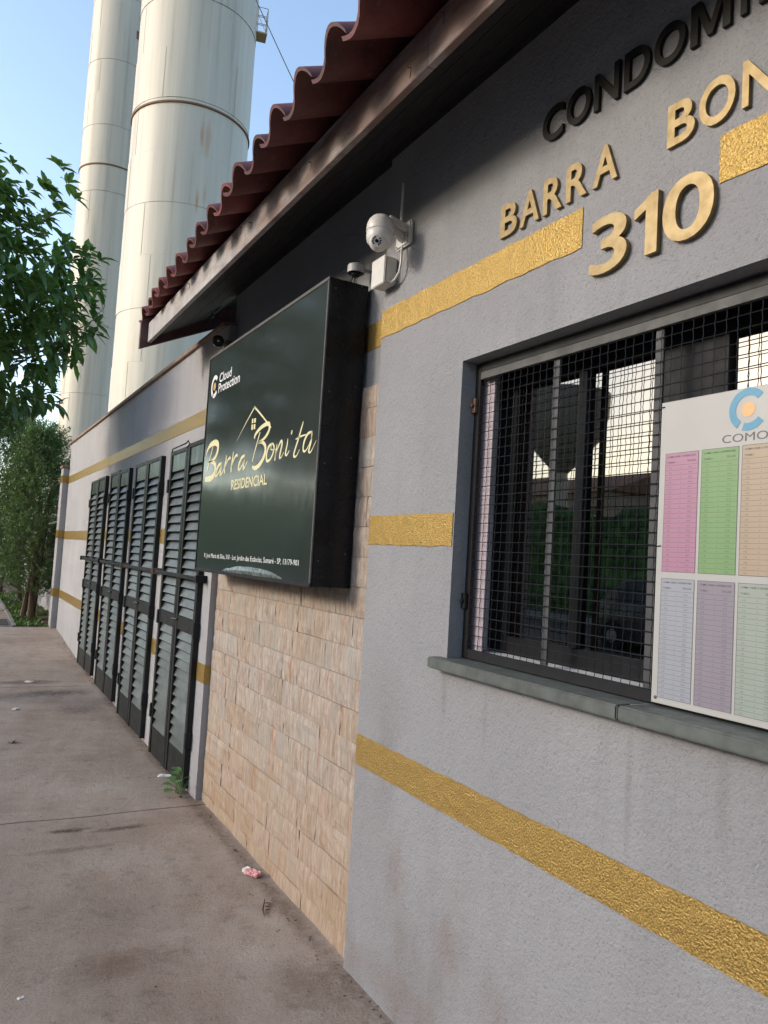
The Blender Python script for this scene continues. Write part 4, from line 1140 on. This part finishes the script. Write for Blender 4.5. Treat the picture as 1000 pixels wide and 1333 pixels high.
while len(tips) < 1500:
    v = rvec(rnd) * rnd.uniform(0.25, 1.0) ** 0.5
    p = CC + Vector((v.x * CRAD.x, v.y * CRAD.y, v.z * CRAD.z))
    nz = noise.noise(p * 1.5) + 0.5 * noise.noise(p * 3.1)
    if v.length > 0.72 and nz < -0.16: continue
    if nz < -0.5: continue
    if p.x > 0.62 and p.z < 2.85 and nz < 0.2: continue
    tips.append(p)
tips += [Vector(q) for q in ((0.62, 8.0, 5.18), (0.70, 8.05, 5.05), (0.55, 8.1, 4.98), (0.78, 8.0, 4.90), (0.98, 8.1, 4.45), (1.06, 8.1, 4.38), (0.88, 8.0, 4.2), (0.72, 8.1, 2.95), (0.62, 8.0, 2.88), (0.80, 8.1, 2.86), (0.5, 8.0, 2.8))]
hub = base + Vector((0.2, -0.1, 2.6))
br = MB()
for k in range(46):
    p = tips[rnd.randrange(len(tips))]
    m1 = hub.lerp(p, 0.45) + Vector((rnd.uniform(-.1, .1), rnd.uniform(-.1, .1), rnd.uniform(0.0, .2)))
    br.tube([hub, m1, p], [0.035, 0.018, 0.005], 6, False)
br.tube([Vector((0.2, 8.0, 3.0)), Vector((0.72, 7.9, 3.42)), Vector((1.02, 7.9, 3.70)), Vector((1.12, 7.9, 3.86))], [0.012, 0.008, 0.005, 0.003], 5, False)
br.tube([Vector((0.72, 7.9, 3.42)), Vector((0.92, 7.88, 3.78)), Vector((1.0, 7.9, 3.92))], [0.006, 0.004, 0.002], 5, False)
br.build('branches', M['twig'], tree)
leaves = []
for p in tips:
    ax = (p - CC); ax = Vector((ax.x / CRAD.x, ax.y / CRAD.y, ax.z / CRAD.z + 0.35))
    if ax.length < 1e-3: ax = Vector((0, 0, 1))
    ax = (ax.normalized() + rvec(rnd) * 0.5).normalized()
    t = ax.orthogonal().normalized(); u = ax.cross(t)
    k = rnd.randint(6, 9); a0 = rnd.uniform(0, 6.28)
    for i in range(k):
        a = a0 + i * 2.4
        d = (t * math.cos(a) + u * math.sin(a)) * 0.9 + ax * rnd.uniform(0.15, 0.75)
        L = rnd.uniform(0.11, 0.19)
        leaves.append((p - ax * 0.03 * i / k, d, L, L * rnd.uniform(0.36, 0.46), rnd.uniform(0.1, 0.4)))
def leaf_vis(l):
    p = l[0]; x, y = p.x, p.y
    az = math.degrees(math.atan2(x, y)); el = math.degrees(math.atan2(p.z - H0, y))
    return y - (0 if 0.4 < az < 8.5 and 3 < el < 27 else 50) + (0 if False else 0)
leaves.sort(key=lambda l: leaf_vis(l) if leaf_vis(l) > 0 else 999)
crown = MB()
for p, d, L, W, dr in leaves[300:]:
    vs, fs = leaf_faces(p, d, Vector((0, 0, 1)), L, W, dr); crown.add(vs, fs)
co = tag(crown.build('crown', M['leaf'], tree), kind='stuff')
for p, d, L, W, dr in leaves[:300]:
    vs, fs = leaf_faces(Vector((0, 0, 0)), d, Vector((0, 0, 1)), L, W, dr)
    m = MB(); m.add(vs, fs)
    link('leaf', m.mesh('leaf', M['leaf']), co, loc=p)

def shrub(name, x, y, h, label, seed, trunks, wid, n=420):
    rnd = random.Random(seed)
    z0 = gz(y)
    s = empty(name, (x, y, z0), label, 'bush', 'fine leaved bushes at the far end of the wall')
    for i in range(trunks):
        a = Vector((x + rnd.uniform(-.12, .12), y + rnd.uniform(-.15, .15), z0 - 0.03))
        b = a + Vector((rnd.uniform(-.12, .12), rnd.uniform(-.1, .1), h * 0.28)); c = a + Vector((rnd.uniform(-.3, .3), rnd.uniform(-.2, .2), h * 0.7))
        MB().tube([a, b, c], [0.045, 0.036, 0.012], 8).build('trunk', M['bark'], s, smooth=True)
    mb = MB(); tw = MB()
    for i in range(n):
        t = rnd.random() ** 0.8
        zz = z0 + h * (0.12 + 0.86 * t)
        w = wid * (0.75 + 0.35 * math.sin(math.pi * min(1, t * 1.05))) * (1.0 if t < 0.8 else lerp(1, 0.35, (t - 0.8) / 0.2))
        a = rnd.uniform(0, 6.28); rr = w * rnd.uniform(0.15, 1.0) ** 0.6 * (0.8 + 0.4 * noise.noise(Vector((math.cos(a) * 2, math.sin(a) * 2, zz * 2 + seed))))
        p = Vector((x + rr * math.cos(a), y + rr * math.sin(a), zz))
        d = Vector((math.cos(a) * 0.6, math.sin(a) * 0.6, rnd.uniform(0.2, 1.0))) + rvec(rnd) * 0.4
        d.normalize()
        L = rnd.uniform(0.16, 0.34)
        e = p + d * L
        tw.tube([p - d * 0.1, e], [0.003, 0.0012], 3, False)
        for k in range(26):
            q = p.lerp(e, k / 25)
            v = (d * 0.7 + rvec(rnd)).normalized()
            l = rnd.uniform(0.035, 0.065); sd_ = v.cross(rvec(rnd)).normalized() * l * 0.13
            mb.add([q, q + v * l * 0.5 + sd_, q + v * l, q + v * l * 0.5 - sd_], [(0, 1, 2, 3)])
    tw.build('twigs', M['twig'], s)
    tag(mb.build('foliage', M['leaf_fine'], s), kind='stuff')
    return s
shrub('bush', 1.14, 13.15, 2.95, 'dark green fine leaved bush with bare trunks right beside the pilaster', 5, 3, 0.50, 1500)
shrub('bush', 0.58, 14.4, 3.5, 'taller fine leaved bush behind the first one, next to the path', 6, 2, 0.72, 1700)
shrub('bush', 1.28, 16.2, 3.45, 'loose bush with a feathery top against the pale garden wall', 8, 2, 0.55, 700)
shrub('bush', -0.55, 16.8, 3.3, 'fine leaved bush at the outer edge of the far path', 9, 2, 0.8, 520)
shrub('bush', 0.85, 18.6, 3.9, 'rearmost tall fine leaved bush of the planting bed', 10, 3, 0.9, 520)
rnd = random.Random(4)
mb = MB()
for i in range(2600):
    x = rnd.uniform(0.89, 1.48); y = 12.3 + 6.5 * rnd.random() ** 1.5
    if noise.noise(Vector((x * 4, y * 2.2, 2))) + 0.25 * rnd.random() < (0.02 if x > 1.05 else -0.25): continue
    p = Vector((x, y, gz(y) - 0.01)); v = Vector((rnd.uniform(-.6, .6), rnd.uniform(-.6, .6), 1)).normalized(); l = rnd.uniform(0.03, 0.085)
    s_ = v.cross(rvec(rnd)).normalized() * l * 0.22
    mb.add([p, p + v * l * 0.5 + s_, p + v * l + Vector((v.x, v.y, 0)) * l * 0.3, p + v * l * 0.5 - s_], [(0, 1, 2, 3)])
tag(mb.build('ground_cover', M['grass']), kind='stuff', label='low green ground cover in the planting bed')

wd = empty('weed', (1.385, 4.87, gz(4.87)), 'small bright green weed growing at the foot of the wall by the nearest door', 'weed')
rnd = random.Random(12)
for i in range(16):
    a = rnd.uniform(0, 6.28); p = Vector((1.36 + rnd.uniform(-.03, .03), 4.87 + rnd.uniform(-.05, .05), gz(4.87)))
    q = p + Vector((math.cos(a) * 0.045, math.sin(a) * 0.06, rnd.uniform(0.03, 0.12)))
    MB().tube([p, q], [0.002, 0.0012], 5).build('stem', M['weed'], wd)
    vs, fs = leaf_faces(q, Vector((math.cos(a), math.sin(a), 0.25)), Vector((0, 0, 1)), rnd.uniform(0.07, 0.10), rnd.uniform(0.07, 0.09), 0.2, 0.15)
    m = MB(); m.add(vs, fs); m.build('leaf', M['weed'], wd)

# ------------------------------------------------------------------ litter on the pavement
def gpt(x, y): return Vector((x, y, gz(y)))
M['red_print'] = simple('red_printed_card', (0.62, 0.06, 0.09), 0.5, var=0.2, vscale=90, c2=(0.70, 0.55, 0.52))
M['paper'] = simple('white_paper', (0.74, 0.73, 0.71), 0.7, var=0.08)
M['dry_leaf'] = simple('dry_leaf', (0.10, 0.06, 0.035), 0.8, var=0.3)
M['cork'] = simple('pale_stone', (0.42, 0.34, 0.27), 0.8, var=0.2)
k_ = 1.53 / 1.52
pk = empty('crushed_packet', gpt(1.385, 3.56), 'crushed red and white packet lying by the stone panel', 'packet')
rnd = random.Random(2)
def crumple(sx, sy, sz, seed, ang, p, mat, name, parent=None):
    rr = random.Random(seed)
    bm = bmesh.new(); bmesh.ops.create_cube(bm, size=1)
    bmesh.ops.subdivide_edges(bm, edges=bm.edges[:], cuts=3, use_grid_fill=True)
    for v in bm.verts:
        v.co = Vector((v.co.x * sx, v.co.y * sy, (v.co.z + 0.5) * sz * (0.55 + 0.45 * abs(noise.noise(Vector((v.co.x * 2, v.co.y * 2, seed))) * 2))))
        v.co += Vector((rr.uniform(-1, 1) * sx * .06, rr.uniform(-1, 1) * sy * .06, rr.uniform(0, 1) * sz * .12))
        v.co = Matrix.Rotation(ang, 3, 'Z') @ v.co + p
    me = bpy.data.meshes.new(name); bm.to_mesh(me); bm.free(); me.materials.append(mat)
    return link(name, me, parent)
crumple(0.045, 0.075, 0.022, 3, 0.5, gpt(1.385, 3.56), M['red_print'], 'carton', pk)
crumple(0.028, 0.03, 0.026, 5, 0.5, gpt(1.365, 3.60), M['paper'], 'flap', pk)
def scrap(x, y, s, label, seed, mat='paper', flat=0.012, cat='paper scrap', name='paper_scrap'):
    o = crumple(s, s * 0.6, flat, seed, seed * 1.3, gpt(x, y), M[mat], name)
    return tag(o, label, cat)
scrap(1.36, 5.22, 0.085, 'white paper scrap on the pavement before the nearest door', 7)
scrap(0.595, 7.4, 0.06, 'tiny white paper scrap out on the open pavement, nearer of two', 8)
scrap(0.79, 8.55, 0.08, 'white paper shred on the pavement near the third door', 9)
scrap(0.327, 2.90, 0.022, 'smallest white paper fleck in the near left of the pavement', 10, flat=0.005)
scrap(0.50, 6.35, 0.055, 'pale stone chip lying on the pavement', 13, 'cork', 0.022, 'stone', 'stone_chip')
tw_ = MB().tube([gpt(1.285, 3.14) + Vector((0, 0, .004)), gpt(1.30, 3.20) + Vector((0, 0, .006)), gpt(1.335, 3.27) + Vector((0, 0, .012))], [0.0015, 0.004, 0.002], 6)
for s in (0.3, 0.55, 0.8):
    q = gpt(lerp(1.285, 1.335, s), lerp(3.14, 3.27, s)) + Vector((0, 0, .008))
    vs, fs = leaf_faces(q, Vector((1, 0.4 - s, 0.2)), Vector((0, 0, 1)), 0.03, 0.014); tw_.add(vs, fs)
tag(tw_.build('dry_sprig', M['dry_leaf']), 'thin dry dark sprig on the pavement below the crushed packet', 'twig')
rnd = random.Random(31)
mb = MB()
for i in range(1100):
    near = rnd.random()
    y = 0.6 + 11.5 * rnd.random(); x = (XW - 0.005 - abs(rnd.gauss(0, 0.05))) if near < 0.55 else rnd.uniform(-0.6, 1.38)
    p = gpt(x, y) + Vector((0, 0, 0.004)); s = rnd.uniform(0.002, 0.008) * (1 if near < 0.55 else 0.7)
    a = rvec(rnd) * s; b = rvec(rnd) * s; c = Vector((rnd.uniform(-1, 1), rnd.uniform(-1, 1), 0)) * s
    mb.add([p + c, p + a, p + b, p - c], [(0, 1, 2), (0, 2, 3), (1, 3, 2), (0, 3, 1)])
tag(mb.build('leaf_litter', M['dry_leaf']), kind='stuff', label='crumbs of dry leaf and grit swept against the wall')
cvr = empty('inspection_cover', (0.62, 12.7, gz(12.7)), 'dark grey inspection cover in the pavement beside the planting bed', 'cover')
mb = MB(); sheet(mb, 0.46, 0.80, 12.35, 12.95, 0.022, 0.3, skirt=0.02); mb.build('lid', M['asphalt'], cvr)
mb = MB(); sheet(mb, 0.43, 0.83, 12.31, 12.99, 0.014, 0.3, skirt=0.02); mb.build('rim', M['kerb'], cvr)

# ------------------------------------------------------------------ across the street (partly mirrored in the window and the sign, partly added to block sky light)
rnd = random.Random(77)
def foliage_box(name, x0, x1, y0, y1, h, label):
    t = empty(name, ((x0 + x1) / 2, (y0 + y1) / 2, 0.2), label, 'hedge', 'hedges across the street')
    bm = bmesh.new()
    bmesh.ops.create_cube(bm, size=1); bmesh.ops.subdivide_edges(bm, edges=bm.edges[:], cuts=11, use_grid_fill=True)
    for v in bm.verts:
        p = Vector((lerp(x0, x1, v.co.x + 0.5), lerp(y0, y1, v.co.y + 0.5), 0.1 + h * (v.co.z + 0.5)))
        d = noise.fractal(p * 0.6, 1, 2, 4) * 0.55
        v.co = p + Vector((d, d * 0.6, d * (v.co.z + 0.5)))
    me = bpy.data.meshes.new('foliage'); bm.to_mesh(me); bm.free(); me.materials.append(M['hedge']); me.shade_smooth()
    link('foliage', me, t)
for i in range(8):
    foliage_box('hedge', -15.2, -13.6, 13.2 + i * 9, 21.9 + i * 9, 3.2 + 0.25 * i, ['%s clipped hedge block across the street' % w for w in ('first, lowest', 'second', 'third', 'fourth', 'fifth', 'sixth', 'seventh', 'last and tallest')][i])
M['house_wall'] = simple('plastered_house_wall', (0.44, 0.36, 0.29), 0.85, var=0.1, vscale=1)
M['roof_far'] = simple('far_roof', (0.25, 0.12, 0.08), 0.8, var=0.2, vscale=2)
M['dark_glass'] = simple('dark_window', (0.02, 0.022, 0.026), 0.15)
def far_house(x, y, w, dpt, h, label):
    t = empty('house', (x, y, 0.2), label, 'house', 'houses across the street')
    wl = MB().box(x - dpt, x, y - w / 2, y + w / 2, 0.2, h).build('wall', M['house_wall'], t)
    MB().prism([(x + 0.4, y - w / 2 - 0.4, h), (x - dpt - 0.4, y - w / 2 - 0.4, h), (x - dpt / 2, y - w / 2 - 0.4, h + dpt * 0.2)], (0, w + 0.8, 0)).build('roof', M['roof_far'], t)
    for k in range(3):
        yy = y - w / 2 + w * (k + 0.5) / 3
        MB().box(x - 0.05, x + 0.02, yy - 0.7, yy + 0.7, h - 2.2, h - 0.9).build('window', M['dark_glass'], t)
for i, (x, y, w, dpt, h) in enumerate(((-13.2, 4.5, 12, 8, 4.6), (-13.0, -9, 12, 9, 7.9), (-13.4, -23, 13, 8, 8.2))):  # added unseen houses, placed and heightened to keep low sky off the upper wall
    far_house(x, y, w, dpt, h, ['long low house straight across the street', 'two storey house across the street, behind the viewer', 'last tall house across the street, farthest behind the viewer'][i])
bm = bmesh.new()
bmesh.ops.create_cube(bm, size=1); bmesh.ops.subdivide_edges(bm, edges=bm.edges[:], cuts=31, use_grid_fill=True)
for v in bm.verts:
    p = Vector((-75 + 72 * (v.co.x + 0.5), 112 + 30 * (v.co.y + 0.5), 0.1 + 11 * (v.co.z + 0.5)))
    d = noise.fractal(p * 0.12, 1, 2, 4) * 2.6
    v.co = p + Vector((d * .5, d * 0.6, d * 1.2 * (v.co.z + 0.5)))
me = bpy.data.meshes.new('far_wood'); bm.to_mesh(me); bm.free(); me.materials.append(M['hedge']); me.shade_smooth()  # added wood, put here to hide the horizon glow mirrored in the sign
tag(link('far_wood', me), kind='stuff', label='far wood at the end of the street')
for i, (x, y, w, dpt, h) in enumerate(((-32, 40, 11, 8, 6.6), (-34, 53, 12, 9, 7.2), (-30, 67, 12, 8, 6.2), (-36, 28.5, 9, 8, 6.4))):
    far_house(x, y, w, dpt, h, ['wide plastered house across the street', 'tallest house across the street', 'farthest low house across the street', 'narrow house across the street nearest the gatehouse'][i])
tx_, ty_ = -26.5, 33.0
bt = empty('bowl_water_tower', (tx_, ty_, 0.2), 'grey bowl shaped water tower on a slim column across the street', 'water tower')
TM = Matrix.Translation((tx_, ty_, 0))
MB().lathe([(0.42, 0.1), (0.38, 7.0)], TM, 24).build('column', M['tower'], bt, smooth=True)
MB().lathe([(0.4, 7.0), (1.1, 7.7), (2.2, 9.0), (2.55, 10.3), (2.6, 11.5), (2.3, 11.6), (0.1, 12.0)], TM, 40).build('bowl', M['kerb'], bt, smooth=True)
# parked car beyond the road, only its mirror image shows
M['car_paint'] = simple('dark_car_paint', (0.05, 0.055, 0.065), 0.28, metal=0.3, var=0.05, coat=0.5)
M['tyre'] = simple('tyre_rubber', (0.02, 0.02, 0.02), 0.8)
M['rim_m'] = simple('wheel_rim', (0.5, 0.5, 0.52), 0.35, metal=0.8)
M['lamp_glass'] = simple('headlamp_glass', (0.75, 0.78, 0.80), 0.1)
car = empty('parked_car', (-9.3, 9.9, gz(9.9) - 0.14), 'dark hatchback parked on the far side of the road', 'car')
cx0, cy0, cz0 = -9.3, 9.9, gz(9.9) - 0.14
secs = [(-1.98, 0.62, 0.30, 0.62, 0.64), (-1.85, 0.78, 0.24, 0.74, 0.76), (-1.2, 0.84, 0.22, 0.88, 0.90), (-0.75, 0.85, 0.22, 0.93, 0.95), (-0.15, 0.86, 0.22, 0.94, 1.40), (0.5, 0.86, 0.22, 0.95, 1.48), (1.2, 0.86, 0.22, 0.96, 1.44), (1.78, 0.83, 0.24, 0.95, 1.05), (1.95, 0.74, 0.32, 0.80, 0.84)]
vs, fs = [], []
for y, w, zl, zb, zt in secs:
    wt = w * (0.80 if zt > 1.0 else 0.93)
    ring = [(-w, zl), (-w * 1.0, lerp(zl, zb, .55)), (-w * 0.97, zb), (-wt, zt), (wt, zt), (w * 0.97, zb), (w, lerp(zl, zb, .55)), (w, zl)]
    vs += [(cx0 + a, cy0 + y, cz0 + b) for a, b in ring]
for i in range(len(secs) - 1):
    for j in range(8): fs.append((i * 8 + j, i * 8 + (j + 1) % 8, (i + 1) * 8 + (j + 1) % 8, (i + 1) * 8 + j))
fs += [tuple(range(8))[::-1], tuple((len(secs) - 1) * 8 + j for j in range(8))]
mb = MB(); mb.add(vs, fs)
body = mb.build('body', M['car_paint'], car, bevel=0.03, seg=2, smooth=True)
def ringpt(i, j): return Vector(vs[i * 8 + j])
def pane_between(i, j0, k, j1, name):
    a, b, c, d = ringpt(i, j0), ringpt(i, j1), ringpt(k, j1), ringpt(k, j0)
    ctr = (a + b + c + d) / 4; n = (b - a).cross(d - a).normalized()
    if n.dot(ctr - Vector((cx0, cy0, cz0 + 0.8))) < 0: n = -n
    q = [ctr + (p - ctr) * 0.86 + n * 0.006 for p in (a, b, c, d)]
    MB().prism(q, n * 0.006).build(name, M['dark_glass'], car)
pane_between(3, 3, 4, 4, 'windscreen'); pane_between(6, 3, 7, 4, 'rear_window')
for s in ((2, 3), (5, 4)):
    pane_between(4, s[0], 5, s[1], 'side_window'); pane_between(5, s[0], 6, s[1], 'side_window')
for sx in (-1, 1):
    for yy in (-1.28, 1.28):
        W_ = MB().lathe([(0.20, -0.1), (0.30, -0.1), (0.315, -0.06), (0.315, 0.06), (0.30, 0.1), (0.20, 0.1)], Matrix.Translation((cx0 + sx * 0.78, cy0 + yy, cz0 + 0.315)) @ Matrix.Rotation(R(90), 4, 'Y'), 24).build('wheel', M['tyre'], car, smooth=True)
        MB().lathe([(0.195, -0.095), (0.19, 0.097), (0.05, 0.105)], Matrix.Translation((cx0 + sx * 0.78, cy0 + yy, cz0 + 0.315)) @ Matrix.Rotation(R(90 * sx), 4, 'Y'), 20).build('rim', M['rim_m'], W_)
    MB().box(cx0 + sx * 0.46, cx0 + sx * 0.70, cy0 - 1.97, cy0 - 1.86, cz0 + 0.55, cz0 + 0.68).build('headlight', M['lamp_glass'], car, bevel=0.02)
    MB().box(cx0 + sx * 0.56, cx0 + sx * 0.74, cy0 + 1.86, cy0 + 1.96, cz0 + 0.60, cz0 + 0.78).build('tail_light', M['red_print'], car, bevel=0.02)
